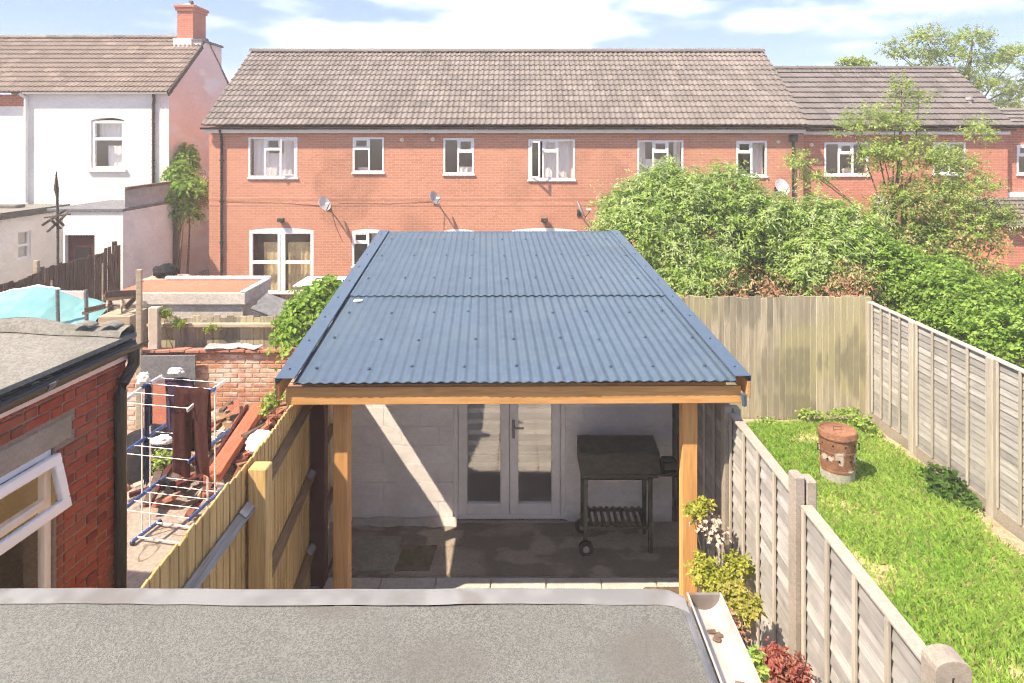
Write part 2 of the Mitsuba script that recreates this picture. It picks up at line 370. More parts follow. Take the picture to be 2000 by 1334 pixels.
# ---------------------------------------------------------------- setting
def sheet(name, x0, x1, y0, y1, z, m, nx=2, ny=2, bump=0.0, label=None, kind='structure', thick=None):
    b = MB()
    xs, ys = np.linspace(x0, x1, nx), np.linspace(y0, y1, ny)
    X, Y = np.meshgrid(xs, ys, indexing='ij')
    Z = np.full_like(X, z)
    if bump: Z = Z + bump * (meshkit.fbm(np.stack([X * 1.3, Y * 1.3, Z * 0], -1), 3, 3) - 0.5)
    b.grid(np.stack([X, Y, Z], -1))
    return put(b, name, m, kind=kind, label=label)

sheet('ground', -300, 300, -300, 300, -0.05, 'm_soil', label='bare earth and gardens stretching away under and behind the buildings')
sheet('yard_ground', -9.0, -2.02, 2.9, 10.72, 0.0, 'm_yard', label='pale cracked concrete yard beside the treated timber fence')
sheet('lawn', 2.06, 5.70, -1.0, 11.08, 0.0, 'm_lawn', 40, 90, 0.08, label='long lawn strip between two grey panel fences')
patio = sheet('patio_floor', -1.98, 1.96, 2.76, 7.09, -0.010, 'm_mortar_pale', label='pale slab paving in front of the canopy')
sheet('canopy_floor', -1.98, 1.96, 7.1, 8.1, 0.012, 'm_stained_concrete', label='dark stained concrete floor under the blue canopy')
put(MB().box((-1.62, 7.46, 0.020), (0.60, 0.60, 0.035), rotz(0.02), 0.006), 'slab', 'm_slab_grey', 'canopy_floor')
put(MB().add([(-1.30, 7.15, 0.017), (-0.93, 7.16, 0.017), (-0.90, 7.62, 0.017), (-1.28, 7.60, 0.017)], [[0, 1, 2, 3]]), 'soil_patch', 'm_soil', 'canopy_floor')
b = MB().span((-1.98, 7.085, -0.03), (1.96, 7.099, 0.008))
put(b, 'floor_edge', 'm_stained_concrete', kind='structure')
for i in range(7):
    for j in range(7):
        x0, y0 = -1.97 + 0.565 * i, 7.07 - 0.615 * (j + 1)
        b = MB().box((x0 + 0.278, y0 + 0.303, -0.012 + 0.004 * rng.random()), (0.552, 0.602, 0.04), rotz(rng.normal(0, 0.003)), 0.006)
        put(b, 'slab', 'm_slab', patio)

# ---------------------------------------------------------------- windows shared by the houses
def curtain_mesh(x0, x1, z0, z1, y, fold=0.15, amp=0.016):
    n = max(8, int((x1 - x0) / fold * 8))
    xs = np.linspace(x0, x1, n); zs = np.linspace(z0, z1, 4)
    ph = rng.random() * 6
    Y = y + amp * np.sin(xs / fold * 2 * np.pi + ph) + 0.4 * amp * np.sin(xs / fold * 2.7 + ph)
    Y = y + (Y - y) * (0.5 + 0.5 * meshkit.noise(np.stack([xs * 3, xs * 0, xs * 0], -1), 2))
    P = np.stack([np.stack([xs, Y, np.full(n, z)], -1) for z in zs], 1)
    return MB().grid(P)

def window(parent, x0, x1, z0, z1, y, lights, curtains=(), name='window', m='m_upvc', sill=True, arch=0.0, glass='m_glass', fr=0.055):
    """casement window in the plane y, facing -y. lights: (x fraction 0, x fraction 1, top vent fraction or 0, opening angle, hinge side)"""
    b = MB(); dpt = 0.06; ym = y + 0.022
    def rail(xa, xb, za, zb, dy=0.0, dd=dpt): b.span((xa, ym - dd / 2 + dy, za), (xb, ym + dd / 2 + dy, zb), 0.006)
    rail(x0, x0 + fr, z0, z1); rail(x1 - fr, x1, z0, z1)
    rail(x0 + fr, x1 - fr, z0, z0 + fr)
    rail(x0 + fr, x1 - fr, z1 - fr, z1)
    if arch:
        xs = np.linspace(x0, x1, 13); up = z1 + arch * (1 - ((xs - (x0 + x1) / 2) / ((x1 - x0) / 2)) ** 2)
        b.prism(Polygon(list(zip(xs, up + 0.001)) + [(x1, z1 + 0.001), (x0, z1 + 0.001)]), ym - 0.028, ym + 0.028)
    panes = []
    W = x1 - x0
    for (fa, fb, vent, ang, hinge) in lights:
        xa, xb = x0 + fr + (W - 2 * fr) * fa, x0 + fr + (W - 2 * fr) * fb
        if fb < 0.999: rail(xb - 0.026, xb + 0.026, z0 + fr, z1 - fr)
        la, lb = xa + (0.026 if fa > 0.001 else 0), xb - (0.026 if fb < 0.999 else 0)
        parts = [(z0 + fr, z1 - fr)]
        if vent:
            zt = z1 - fr - (z1 - z0) * vent
            rail(la, lb, zt - 0.028, zt + 0.028)
            parts = [(z0 + fr, zt - 0.028), (zt + 0.028, z1 - fr)]
        for q, (za, zb) in enumerate(parts):
            s = 0.042
            sash = MB()
            if ang or vent and q == 1:
                for lo, hi in (((la, za), (lb, za + s)), ((la, zb - s), (lb, zb)), ((la, za + s), (la + s, zb - s)), ((lb - s, za + s), (lb, zb - s))):
                    sash.span((lo[0], ym - 0.025, lo[1]), (hi[0], ym + 0.025, hi[1]), 0.005)
                pane = MB().grid([[[la + s, ym, za + s], [la + s, ym, zb - s]], [[lb - s, ym, za + s], [lb - s, ym, zb - s]]])
            else:
                pane = MB().grid([[[la, ym, za], [la, ym, zb]], [[lb, ym, za], [lb, ym, zb]]])
            if ang and q == 0:
                hx = la if hinge == 'l' else lb
                R = rotz(-ang if hinge == 'l' else ang); c = np.array([hx, ym - 0.03, 0])
                sash = sash.moved(R, c - R @ c); pane = pane.moved(R, c - R @ c)
            if sash.n: b.v += sash.v; b.f += [f + b.n for f in sash.f]; b.t += sash.t; b.n += sash.n
            panes.append(pane)
    k = put(b, name, m, parent)
    for p in panes: put(p, 'pane', glass, k)
    if sill: put(MB().span((x0 - 0.03, y - 0.045, z0 - 0.05), (x1 + 0.03, y + 0.03, z0 - 0.002), 0.01), 'sill', m, k)
    for (fa, fb, za, zb, cm) in curtains:
        put(curtain_mesh(x0 + W * fa, x0 + W * fb, z0 + (z1 - z0) * za, z0 + (z1 - z0) * zb, y + 0.24), 'curtain', cm, k, smooth=True)
    return k

# ---------------------------------------------------------------- tiled roofs
def tile_mesh(tw, tl, rolls=2, amp=0.034, seg=10, lift=0.036):
    xs = np.linspace(0, tw, seg * rolls // 2 + 1)
    ph = (xs / tw * rolls) % 1.0
    ph[-1] = 0
    h = amp * np.clip(np.cos((ph - 0.3) / 0.34 * np.pi / 2 * 1.0), 0, None) * (np.abs(ph - 0.3) < 0.34)
    b = MB(); n = len(xs)
    P = np.zeros((n, 3, 3))
    for j, (yy, zz) in enumerate(((0.0, 0.0), (0.0, lift), (tl + 0.02, 0.004))):
        P[:, j, 0] = xs; P[:, j, 1] = yy; P[:, j, 2] = zz + h * (1 if j else 0.9)
    P[:, 0, 2] = np.minimum(P[:, 0, 2], P[:, 1, 2] - 0.02)
    b.grid(P[:, ::1])
    return b

def tile_roof(roof, O, ex, up, width, length, tw, tl, m, rolls=2, amp=0.034, most=290, lift=0.036):
    ex, up = np.asarray(ex, float), np.asarray(up, float)
    ex /= np.linalg.norm(ex); up /= np.linalg.norm(up)
    nz = np.cross(ex, up)
    nx, ny = int(round(width / tw)), int(round(length / tl))
    tw2, tl2 = width / nx, length / ny
    variants = []
    for _ in range(5):
        q = tile_mesh(tw2 * 0.992, tl2, rolls, amp, 10, lift)
        R = frame((0, 0, 0), (1, rng.normal(0, 0.006), rng.normal(0, 0.004)))[0]
        variants.append(q.moved(np.stack([R[:, 0], np.array([0, 1, 0]), R[:, 2]], 1)))
    protos = [proto(v, m) for v in variants]
    rest, done = MB(), 0
    R = np.stack([ex, up, nz], 1)
    for j in range(ny):
        for i in range(nx):
            t = np.asarray(O, float) + ex * (i * tw2) + up * (j * tl2) + nz * (0.003 * rng.random())
            if done < most:
                put_copy(protos[rng.integers(5)], 'tile', mat4(R, t), roof); done += 1
            else:
                q = variants[rng.integers(5)].moved(R, t)
                rest.v += q.v; rest.f += [f + rest.n for f in q.f]; rest.t += q.t; rest.n += q.n
    if rest.n: put(rest, 'upper_tiles', m, roof, kind='stuff')

def ridge_tiles(roof, p0, p1, m, r=0.13, step=0.45):
    p0, p1 = np.asarray(p0, float), np.asarray(p1, float)
    R, L = frame(p0, p1)
    n = int(L / step)
    a = np.linspace(-0.1, np.pi + 0.1, 7)
    for i in range(n):
        s0, s1 = i * L / n, (i + 1) * L / n + 0.02
        P = np.stack([p0 + R[:, 0] * s + R[:, 1] * (r * np.cos(a))[:, None] + R[:, 2] * (r * 0.8 * np.sin(a) - 0.03 + (0.012 if s == s0 else 0))[:, None] for s in (s0, s1)])
        put(MB().grid(P), 'ridge_tile', m, roof, smooth=True)

def gutter(parent, p0, p1, r=0.06, m='m_black_plastic', name='gutter'):
    p0, p1 = np.asarray(p0, float), np.asarray(p1, float)
    R, L = frame(p0, p1)
    a = np.linspace(np.pi, 2 * np.pi, 9)
    b = MB()
    prof = [(r * np.cos(t), r * np.sin(t)) for t in a] + [((r - 0.008) * np.cos(t), (r - 0.008) * np.sin(t)) for t in a[::-1]]
    prof.append(prof[0])
    P = np.stack([np.array([p + R[:, 1] * q[0] + R[:, 2] * q[1] for q in prof]) for p in (p0, p1)])
    b.grid(P)
    return put(b, name, m, parent)

# ---------------------------------------------------------------- brick terrace
F = 20.0; K = FPX / F
fx = lambda px: (px - 1012) / K
fz = lambda py: 4.5 - (py - 280) / K
tb = thing('brick_terrace', 'long two-storey orange brick terrace with grey tiled roof and white windows', 'building')
WIN = [  # x0, x1, z0, z1 of the openings
    (fx(485), fx(581), fz(347), fz(268)), (fx(689), fx(750), fz(337), fz(268)), (fx(866), fx(926), fz(340), fz(270)),
    (fx(1032), fx(1123), fz(351), fz(272)), (fx(1245), fx(1335), fz(348), fz(274)), (fx(1438), fx(1498), fz(344), fz(275))]
GRD = [(fx(487), fx(613), 0.08, fz(450)), (fx(688), fx(751), fz(520), fz(452)), (fx(866), fx(928), fz(520), fz(452)), (fx(1000), fx(1126), 0.08, fz(450))]
xl, xr, ze = fx(408), fx(1569), 4.98
poly = Polygon([(xl, -0.05), (xr, -0.05), (xr, ze), (xl, ze)])
for i, (a, c, z0, z1) in enumerate(WIN + GRD):
    if i < len(WIN): hole = sbox(a, z0, c, z1)
    else:
        xs = np.linspace(a, c, 13)
        hole = Polygon([(a, z0), (c, z0)] + list(zip(xs[::-1], z1 + 0.07 * (1 - ((xs[::-1] - (a + c) / 2) / ((c - a) / 2)) ** 2))))
    poly = poly.difference(hole)
b = MB().prism(poly, F, F + 0.28)
yr, zr = 23.4, 7.60
def gable(x, th):
    g = Polygon([(F + 0.281, -0.05), (26.8, -0.05), (26.8, ze), (yr, zr - 0.06), (F + 0.281, ze + 0.15)])
    m = trimesh.creation.extrude_polygon(g, th, engine='earcut'); v = np.array(m.vertices)
    b.add(np.stack([x + v[:, 2], v[:, 0], v[:, 1]], 1), np.array(m.faces)[:, ::-1])
gable(xl, 0.25); gable(xr - 0.25, 0.25)
b.span((xl + 0.26, 26.5, -0.05), (xr - 0.26, 26.8, ze))
put(b, 'wall', 'm_brick_far', tb)
put(MB().span((xl + 0.3, F + 3.0, 0.0), (xr - 0.3, F + 3.1, ze)).span((xl + 0.3, F + 0.3, 2.3), (xr - 0.3, F + 2.9, 2.45)), 'room_wall', 'm_room', tb)
# raised brick band between the storeys
for zz in (fz(388), fz(400)): put(MB().span((xl - 0.006, F - 0.008, zz - 0.035), (xr - 0.9, F + 0.02, zz + 0.035), 0.004), 'brick_band', 'm_brick_far', tb)
for i in range(11):   # soffit board under the eaves, in lengths
    put(MB().span((xl - 0.05 + i * 1.59, F - 0.14, fz(260)), (xl - 0.054 + (i + 1) * 1.59, F - 0.10, fz(253)), 0.004), 'fascia_board', 'm_upvc_dull', tb)
gutter(tb, (xl - 0.15, F - 0.20, fz(249.5)), (xr + 0.1, F - 0.20, fz(249.5)), 0.055)
roof = put(MB().add([(xl - 0.1, F - 0.16, ze + 0.03), (xr + 0.05, F - 0.16, ze + 0.03), (xr + 0.05, yr, zr), (xl - 0.1, yr, zr), (xr + 0.05, 26.96, ze + 0.03), (xl - 0.1, 26.96, ze + 0.03)],
                    [[0, 1, 2, 3], [3, 2, 4, 5]]), 'roof', 'm_tile_main', tb)
up = np.array([0, yr - F + 0.22, zr - ze - 0.02]); L = np.linalg.norm(up)
tile_roof(roof, (xl - 0.12, F - 0.22, ze + 0.04), (1, 0, 0), up, xr - xl + 0.2, L, 0.335, 0.31, 'm_tile_main')
ridge_tiles(roof, (xl - 0.12, yr, zr + 0.07), (xr + 0.06, yr, zr + 0.07), 'm_tile_main')
Y = F
window(tb, *WIN[0], Y, [(0, .33, 0, 0, 'l'), (.33, .67, .26, 0, 'l'), (.67, 1, 0, .30, 'r')], [(.05, .36, .05, .95, 'm_curtain_white'), (.36, .97, .05, .60, 'm_curtain_white'), (.66, .97, .05, .95, 'm_curtain_white')])
window(tb, *WIN[1], Y, [(0, .52, .28, 0, 'l'), (.52, 1, 0, 0, 'l')], [(.1, .5, .03, .14, 'm_curtain_white')])
window(tb, *WIN[2], Y, [(0, .48, 0, 0, 'l'), (.48, 1, .33, 0, 'l')], [(.5, .95, .03, .2, 'm_curtain_white')])
window(tb, *WIN[3], Y, [(0, .30, 0, .75, 'l'), (.30, .64, .26, 0, 'l'), (.64, 1, 0, 0, 'l')], [(.34, .98, .05, .96, 'm_curtain_white')])
window(tb, *WIN[4], Y, [(0, .33, 0, 0, 'l'), (.33, .67, .26, 0, 'l'), (.67, 1, 0, 0, 'l')], [(.03, .2, .05, .96, 'm_curtain_white'), (.2, .8, .05, .5, 'm_curtain_white'), (.82, .97, .05, .96, 'm_curtain_white')])
window(tb, *WIN[5], Y, [(0, .50, .28, 0, 'l'), (.50, 1, 0, 0, 'l')], [(.54, .95, .05, .96, 'm_curtain_white')])
def patio_doors(a, c, z0, z1):
    k = window(tb, a, c, z0, z1, Y, [(0, .5, 0, 0, 'l'), (.5, 1, 0, 0, 'l')], [(.18, .46, 0.02, .80, 'm_curtain_cream'), (.56, .97, .02, .80, 'm_curtain_cream')], 'patio_door', arch=0.07, sill=False, fr=0.10)
    bb = MB(); mid = (a + c) / 2; zt = z0 + (z1 - z0) * 0.50
    bb.span((a + 0.1, Y - 0.014, zt - 0.05), (mid - 0.03, Y + 0.056, zt + 0.05), 0.006).span((mid + 0.03, Y - 0.014, zt - 0.05), (c - 0.1, Y + 0.056, zt + 0.05), 0.006)
    bb.span((mid - 0.11, Y - 0.018, z0 + 0.1), (mid - 0.027, Y + 0.06, zt - 0.051), 0.006).span((mid + 0.027, Y - 0.018, z0 + 0.1), (mid + 0.11, Y + 0.06, zt - 0.051), 0.006)
    bb.span((mid - 0.11, Y - 0.018, zt + 0.051), (mid - 0.027, Y + 0.06, z1 - 0.1), 0.006).span((mid + 0.027, Y - 0.018, zt + 0.051), (mid + 0.11, Y + 0.06, z1 - 0.1), 0.006)
    put(bb, 'mid_rail', 'm_upvc', k)
patio_doors(*GRD[0]); patio_doors(*GRD[3])
for g in GRD[1:3]: window(tb, *g, Y, [(0, .5, .28, 0, 'l'), (.5, 1, 0, 0, 'l')], [(.55, .97, .05, .95, 'm_curtain_white')], arch=0.07)
def downpipe(parent, x, y, z0, z1, r=0.036, m='m_black_plastic', hopper=False):
    b = MB().tube([(x, y, z0), (x, y, z1)], r, 10)
    for z in np.arange(z0 + 0.4, z1, 1.2): b.span((x - 0.06, y - 0.01, z - 0.02), (x + 0.06, y + 0.045, z + 0.02), 0.004).tube([(x, y, z - 0.03), (x, y, z + 0.03)], r + 0.008, 10)
    if hopper: b.span((x - 0.11, y - 0.09, z1 - 0.02), (x + 0.11, y + 0.05, z1 + 0.18), 0.02)
    else: b.tube([(x, y, z1 - 0.02), (x, y - 0.04, z1 + 0.1), (x, y - 0.12, z1 + 0.2)], r, 10)
    return put(b, 'downpipe', m, parent)
downpipe(tb, fx(434), F - 0.05, 0.0, fz(268)); downpipe(tb, fx(1548), F - 0.05, 0.0, fz(275), hopper=True)
for px, py in ((785, 273), (845, 272), (1520, 277)):
    put(MB().tube([(fx(px), F - 0.03, fz(py)), (fx(px), F + 0.02, fz(py))], [0.055, 0.07], 10), 'air_vent', 'm_vent', tb)

# setback block of the terrace
F2 = 20.22
sb = thing('setback_terrace_block', 'lower brick block adjoining the long terrace, its dark tiled roof partly behind the thin tree', 'building')
k2 = FPX / F2
gx = lambda px: (px - 1012) / k2
gz = lambda py: 4.5 - (py - 280) / k2
W2 = [(gx(1610), gx(1696), gz(342), gz(278)), (gx(1822), gx(1886), gz(340), gz(278))]
x0, x1 = xr + 0.005, gx(1968)
poly = sbox(x0, -0.05, x1, 4.96)
for w in W2: poly = poly.difference(sbox(w[0], w[2], w[1], w[3]))
b = MB().prism(poly, F2, F2 + 0.28)
y2, z2 = 22.86, 6.98
def gable2(x, th):
    g = Polygon([(F2 + 0.281, -0.05), (25.5, -0.05), (25.5, 4.96), (y2, z2 - 0.06), (F2 + 0.281, 5.11)])
    m = trimesh.creation.extrude_polygon(g, th, engine='earcut'); v = np.array(m.vertices)
    b.add(np.stack([x + v[:, 2], v[:, 0], v[:, 1]], 1), np.array(m.faces)[:, ::-1])
gable2(x1 - 0.25, 0.25)
b.span((x0, 25.2, -0.05), (x1 - 0.26, 25.5, 4.96))
put(b, 'wall', 'm_brick_far_red', sb)
put(MB().span((x0 + 0.1, F2 + 2.0, 0.0), (x1 - 0.3, F2 + 2.1, 4.9)), 'room_wall', 'm_room', sb)
put(MB().span((x0, F2 - 0.13, gz(263)), (x1, F2 - 0.09, gz(257)), 0.004), 'fascia_board', 'm_upvc_dull', sb)
gutter(sb, (x0, F2 - 0.19, gz(252)), (x1 + 0.1, F2 - 0.19, gz(252)), 0.055)
ro2 = put(MB().add([(x0, F2 - 0.16, 4.99), (x1 + 0.1, F2 - 0.16, 4.99), (x1 + 0.1, y2, z2), (x0, y2, z2), (x1 + 0.1, 25.6, 4.99), (x0, 25.6, 4.99)], [[0, 1, 2, 3], [3, 2, 4, 5]]), 'roof', 'm_tile_slate', sb)
up2 = np.array([0, y2 - F2 + 0.2, z2 - 4.98])
tile_roof(ro2, (x0 - 0.02, F2 - 0.2, 5.0), (1, 0, 0), up2, x1 - x0 + 0.12, np.linalg.norm(up2), 0.33, 0.31, 'm_tile_slate', 2, 0.014, 290, 0.05)
ridge_tiles(ro2, (x0, y2, z2 + 0.05), (x1 + 0.1, y2, z2 + 0.05), 'm_tile_slate', 0.11)
window(sb, *W2[0], F2, [(0, .32, 0, 0, 'l'), (.32, .66, .28, 0, 'l'), (.66, 1, 0, 0, 'l')], [(.5, .7, .02, .2, 'm_curtain_white')])
window(sb, *W2[1], F2, [(0, .5, .3, 0, 'l'), (.5, 1, 0, 0, 'l')], [(.0, .5, .05, .3, 'm_curtain_white')])
put(MB().tube([(gx(1585), F2 - 0.03, gz(283)), (gx(1585), F2 + 0.02, gz(283))], [0.06, 0.075], 10), 'air_vent', 'm_vent', sb)
p = at(1893, 205, 21.1)
put(MB().span(p + (-0.16, -0.2, -0.16), p + (0.16, 0.16, -0.08), 0.01).tube([p + (0, 0, -0.1), p + (0, 0, 0.16)], [0.09, 0.075], 10).tube([p + (0, 0, 0.15), p + (0, 0, 0.25)], 0.1, 10), 'roof_vent', 'm_grey_sheet', sb)
# end block with a lower roof
F3 = 20.4; k3 = FPX / F3
eb = thing('end_terrace_block', 'brick block with low grey roof at the edge of the photo beside the pale tree', 'building')
hx = lambda px: (px - 1012) / k3
hz = lambda py: 4.5 - (py - 280) / k3
w3 = (hx(1986), hx(2050), hz(340), hz(283))
x2, x3 = x1 + 0.02, x1 + 4.0
b = MB().prism(sbox(x2, -0.05, x3, 4.96).difference(sbox(w3[0], w3[2], w3[1], w3[3])), F3, F3 + 0.28)
b.span((x3 - 0.25, F3 + 0.281, -0.05), (x3, 25.2, 4.96)).span((x2, 25.2, -0.05), (x3, 25.4, 4.96))
put(b, 'wall', 'm_brick_far_red', eb)
put(MB().span((x2, F3 + 1.4, 0.0), (x3 - 0.3, F3 + 1.5, 4.9)), 'room_wall', 'm_room', eb)
ro3 = put(MB().add([(x2, F3 - 0.16, 4.99), (x3 + 0.1, F3 - 0.16, 4.99), (x3 + 0.1, 21.6, 5.58), (x2, 21.6, 5.58), (x3 + 0.1, 25.5, 4.99), (x2, 25.5, 4.99)], [[0, 1, 2, 3], [3, 2, 4, 5]]), 'roof', 'm_tile_slate', eb)
up3 = np.array([0, 1.4, 0.6])
tile_roof(ro3, (x2, F3 - 0.2, 5.0), (1, 0, 0), up3, 4.0, np.linalg.norm(up3), 0.33, 0.31, 'm_tile_slate', 2, 0.014, 290, 0.05)
window(eb, *w3, F3, [(0, .4, .3, 0, 'l'), (.4, 1, 0, 0, 'l')])
# tiled porch in front of it
pr = thing('lean_to_porch', 'brick lean-to with a small dark tiled roof behind the dead brown bush', 'porch')
xa, xb = 13.25, 16.5
b = MB().span((xa + 0.1, 18.6, -0.05), (xb, 18.85, 2.25)).add([(xa + 0.1, 18.6, -0.05), (xa + 0.1, F3, -0.05), (xa + 0.1, F3, 2.9), (xa + 0.1, 18.6, 2.2)], [[3, 2, 1, 0]])
put(b, 'wall', 'm_brick_far_red', pr)
put(MB().span((xa, F3 - 0.1, 2.86), (xb, F3 + 0.01, 3.04), 0.01), 'flashing', 'm_upvc_dull', pr)
r4 = put(MB().add([(xa - 0.05, 18.4, 2.18), (xb, 18.4, 2.18), (xb, F3, 2.9), (xa - 0.05, F3, 2.9)], [[0, 1, 2, 3]]), 'roof', 'm_tile_slate', pr)
up4 = np.array([0, F3 - 18.4, 0.72])
tile_roof(r4, (xa - 0.08, 18.38, 2.2), (1, 0, 0), up4, xb - xa, np.linalg.norm(up4) - 0.1, 0.33, 0.31, 'm_tile_slate', 2, 0.014, 290, 0.05)

for pts in (((435, 393), (530, 395), (636, 402)), ((660, 396), (760, 398), (848, 392)), ((855, 392), (868, 420), (866, 446)), ((645, 402), (655, 440), (668, 470))):
    put(MB().tube([(fx(a_), F - 0.016, fz(c_)) for a_, c_ in pts], 0.006, 5), 'cable', 'm_rail_brown', tb)

# satellite dishes
def dish(px, py, y, r, yaw, m, label):
    k = thing('satellite_dish', label, 'satellite dish', None)
    c = np.array([(px - 1012) * y / FPX, y - 0.42, 4.5 - (py - 280) * y / FPX])
    R = rotz(yaw) @ np.array([[1, 0, 0], [0, math.cos(-.45), -math.sin(-.45)], [0, math.sin(-.45), math.cos(-.45)]])   # local -y is the axis
    rr = np.linspace(0, 1, 6); a = np.linspace(0, 2 * np.pi, 25)
    P = np.array([[R @ np.array([r * q * np.cos(t), -0.16 * r * q * q * 1.2, 1.1 * r * q * np.sin(t)]) + c for t in a] for q in rr])
    Q = np.array([[R @ np.array([r * q * np.cos(t), -0.16 * r * q * q * 1.2 + 0.012, 1.1 * r * q * np.sin(t)]) + c for t in a] for q in rr])
    put(MB().grid(P).grid(Q[::-1]).grid(np.stack([P[-1], Q[-1]])), 'reflector', m, k, smooth=40)
    f = R @ np.array([0, -r * 1.15, -r * 0.45]) + c
    put(MB().tube([R @ np.array([0, 0, -r * 1.05]) + c, f], 0.012, 6), 'feed_arm', 'm_dark_metal', k)
    put(MB().tube([f, f + R @ np.array([0, 0.12, 0.05])], 0.032, 8), 'receiver', 'm_upvc_dull', k)
    put(MB().tube([c + R @ np.array([0, 0.02, 0]), c + (0, 0.2, -0.05), (c[0], y - 0.03, c[2] - 0.12)], 0.02, 8).span((c[0] - 0.06, y - 0.03, c[2] - 0.22), (c[0] + 0.06, y + 0.002, c[2] - 0.02)), 'bracket', 'm_dark_metal', k)
dish(641, 396, F, 0.195, 0.95, 'm_dish', 'white satellite dish on the brick terrace above the cream-curtained patio doors')
dish(851, 385, F, 0.185, 1.0, 'm_dish_grey', 'grey satellite dish on the brick terrace, below the third upstairs window')
dish(1131, 408, F, 0.25, 1.45, 'm_dish_grey', 'satellite dish seen edge-on above the far end of the blue canopy roof')
dish(1516, 364, F, 0.23, 0.35, 'm_dish', 'white satellite dish just showing over the top of the green bushes')
dish(1706, 402, F2, 0.34, 0.5, 'm_dish', 'big white satellite dish among the twigs of the thin tree')
for px in (551, 1063):
    k = thing('wall_light', 'small dark outdoor light above the cream-curtained patio doors' if px == 551 else 'small dark outdoor light above the doors hidden by the canopy roof', 'wall light')
    c = np.array([fx(px), F, fz(431)])
    put(MB().span(c + (-0.05, -0.03, -0.06), c + (0.05, 0.002, 0.06), 0.006), 'back_plate', 'm_dark_metal', k)
    put(MB().span(c + (-0.10, -0.16, -0.03), c + (0.10, -0.05, 0.09), 0.02).tube([c + (0, -0.06, 0.02), c + (0, -0.02, 0.0)], 0.02, 6), 'lamp_head', 'm_dark_metal', k)

# ---------------------------------------------------------------- white house with the chimney
wh = thing('white_house', 'white rendered house with brown tiled roof, brick chimney stack and pinkish end wall', 'house')
G = 22.0; kg = FPX / G
wx = lambda px: (px - 1012) / kg
wz = lambda py: 4.5 - (py - 280) / kg
X0, X1, ZE = wx(50), wx(330), 6.1
yr5, zr5 = 24.65, 8.28
w5 = (wx(178), wx(243), wz(330), wz(230))
xs = np.linspace(w5[0], w5[1], 11)
hole = Polygon([(w5[0], w5[2]), (w5[1], w5[2])] + list(zip(xs[::-1], w5[3] - 0.08 + 0.08 * (1 - ((xs[::-1] - (w5[0] + w5[1]) / 2) / ((w5[1] - w5[0]) / 2)) ** 2))))
b = MB().prism(sbox(X0, -0.05, X1 - 0.002, ZE).difference(hole), G, G + 0.3)
b.span((X0, 27.0, -0.05), (X1 - 0.31, 27.3, ZE)).span((X0, G + 0.31, -0.05), (X0 + 0.2, 26.9, ZE))
put(b, 'wall', 'm_white_render', wh)
g = Polygon([(G + 0.0, -0.05), (27.3, -0.05), (27.3, ZE), (25.9, 7.25), (25.9, 8.12), (24.2, 8.12), (24.2, 7.95), (G + 0.0, ZE + 0.05)])
m = trimesh.creation.extrude_polygon(g, 0.30, engine='earcut'); v = np.array(m.vertices)
put(MB().add(np.stack([X1 - 0.3 + v[:, 2], v[:, 0], v[:, 1]], 1), np.array(m.faces)[:, ::-1]), 'end_wall', 'm_pink_render', wh)
put(MB().span((X1 - 0.3, 24.16, 8.122), (X1 + 0.06, 25.95, 8.20), 0.01), 'coping', 'm_slate_grey', wh)
put(MB().span((X1 - 0.95, 24.15, 7.7), (X1 - 0.302, 25.3, 8.22), 0.01), 'chimney_base', 'm_white_render', wh)
put(MB().span((X0 + 0.2, G + 1.6, 0), (X1 - 0.4, G + 1.7, 6)), 'room_wall', 'm_room', wh)
rf = put(MB().add([(wx(-200), G - 0.12, ZE + 0.02), (X1 + 0.05, G - 0.12, ZE + 0.02), (X1 + 0.05, yr5, zr5), (wx(-200), yr5, zr5), (X1 + 0.05, 27.4, ZE), (wx(-200), 27.4, ZE)], [[0, 1, 2, 3], [3, 2, 4, 5]]), 'roof', 'm_tile_old', wh)
up5 = np.array([0, yr5 - G + 0.2, zr5 - ZE - 0.02])
tile_roof(rf, (wx(-190), G - 0.2, ZE + 0.03), (1, 0, 0), up5, X1 - wx(-190) + 0.03, np.linalg.norm(up5), 0.31, 0.29, 'm_tile_old', 2, 0.036, 290, 0.045)
ridge_tiles(rf, (wx(-190), yr5, zr5 + 0.06), (X1 - 0.95, yr5, zr5 + 0.06), 'm_tile_old', 0.12)
put(MB().bar((X1 + 0.06, G - 0.16, ZE - 0.02), (X1 + 0.06, 24.2, 7.93), 0.05, 0.14), 'verge_board', 'm_dark_metal', wh)
# chimney stack of brick courses
cx0, cx1, cy0, cy1, cz0, cz1 = X1 - 0.86, X1 - 0.30, 24.25, 25.25, 8.21, 9.42
st = put(MB().span((cx0, cy0, cz0), (cx1, cy1, cz1 - 0.2)).span((cx0 - 0.05, cy0 - 0.05, cz1 - 0.2), (cx1 + 0.05, cy1 + 0.05, cz1 - 0.1)).span((cx0 - 0.09, cy0 - 0.09, cz1 - 0.1), (cx1 + 0.09, cy1 + 0.09, cz1), 0.01), 'chimney_stack', 'm_brick_far_red', wh)
put(MB().add([(cx0 + 0.02, cy0 + 0.02, cz1), (cx1 - 0.02, cy0 + 0.02, cz1), (cx1 - 0.02, cy1 - 0.02, cz1), (cx0 + 0.02, cy1 - 0.02, cz1), (cx0 + 0.25, cy0 + 0.3, cz1 + 0.12), (cx0 + 0.3, cy1 - 0.3, cz1 + 0.12)],
             [[0, 1, 4, 4], [1, 2, 5, 4], [2, 3, 5, 5], [3, 0, 4, 5]]), 'mortar_cap', 'm_grey_render', st)
put(MB().tube([(cx0 + 0.3, cy0 + 0.4, cz1 + 0.05), (cx0 + 0.3, cy0 + 0.4, cz1 + 0.22)], [0.10, 0.085], 10), 'chimney_pot', 'm_slate_grey', st)
gutter(wh, (X0 + 0.02, G - 0.14, wz(181)), (X1 + 0.02, G - 0.14, wz(181)), 0.055, 'm_upvc')
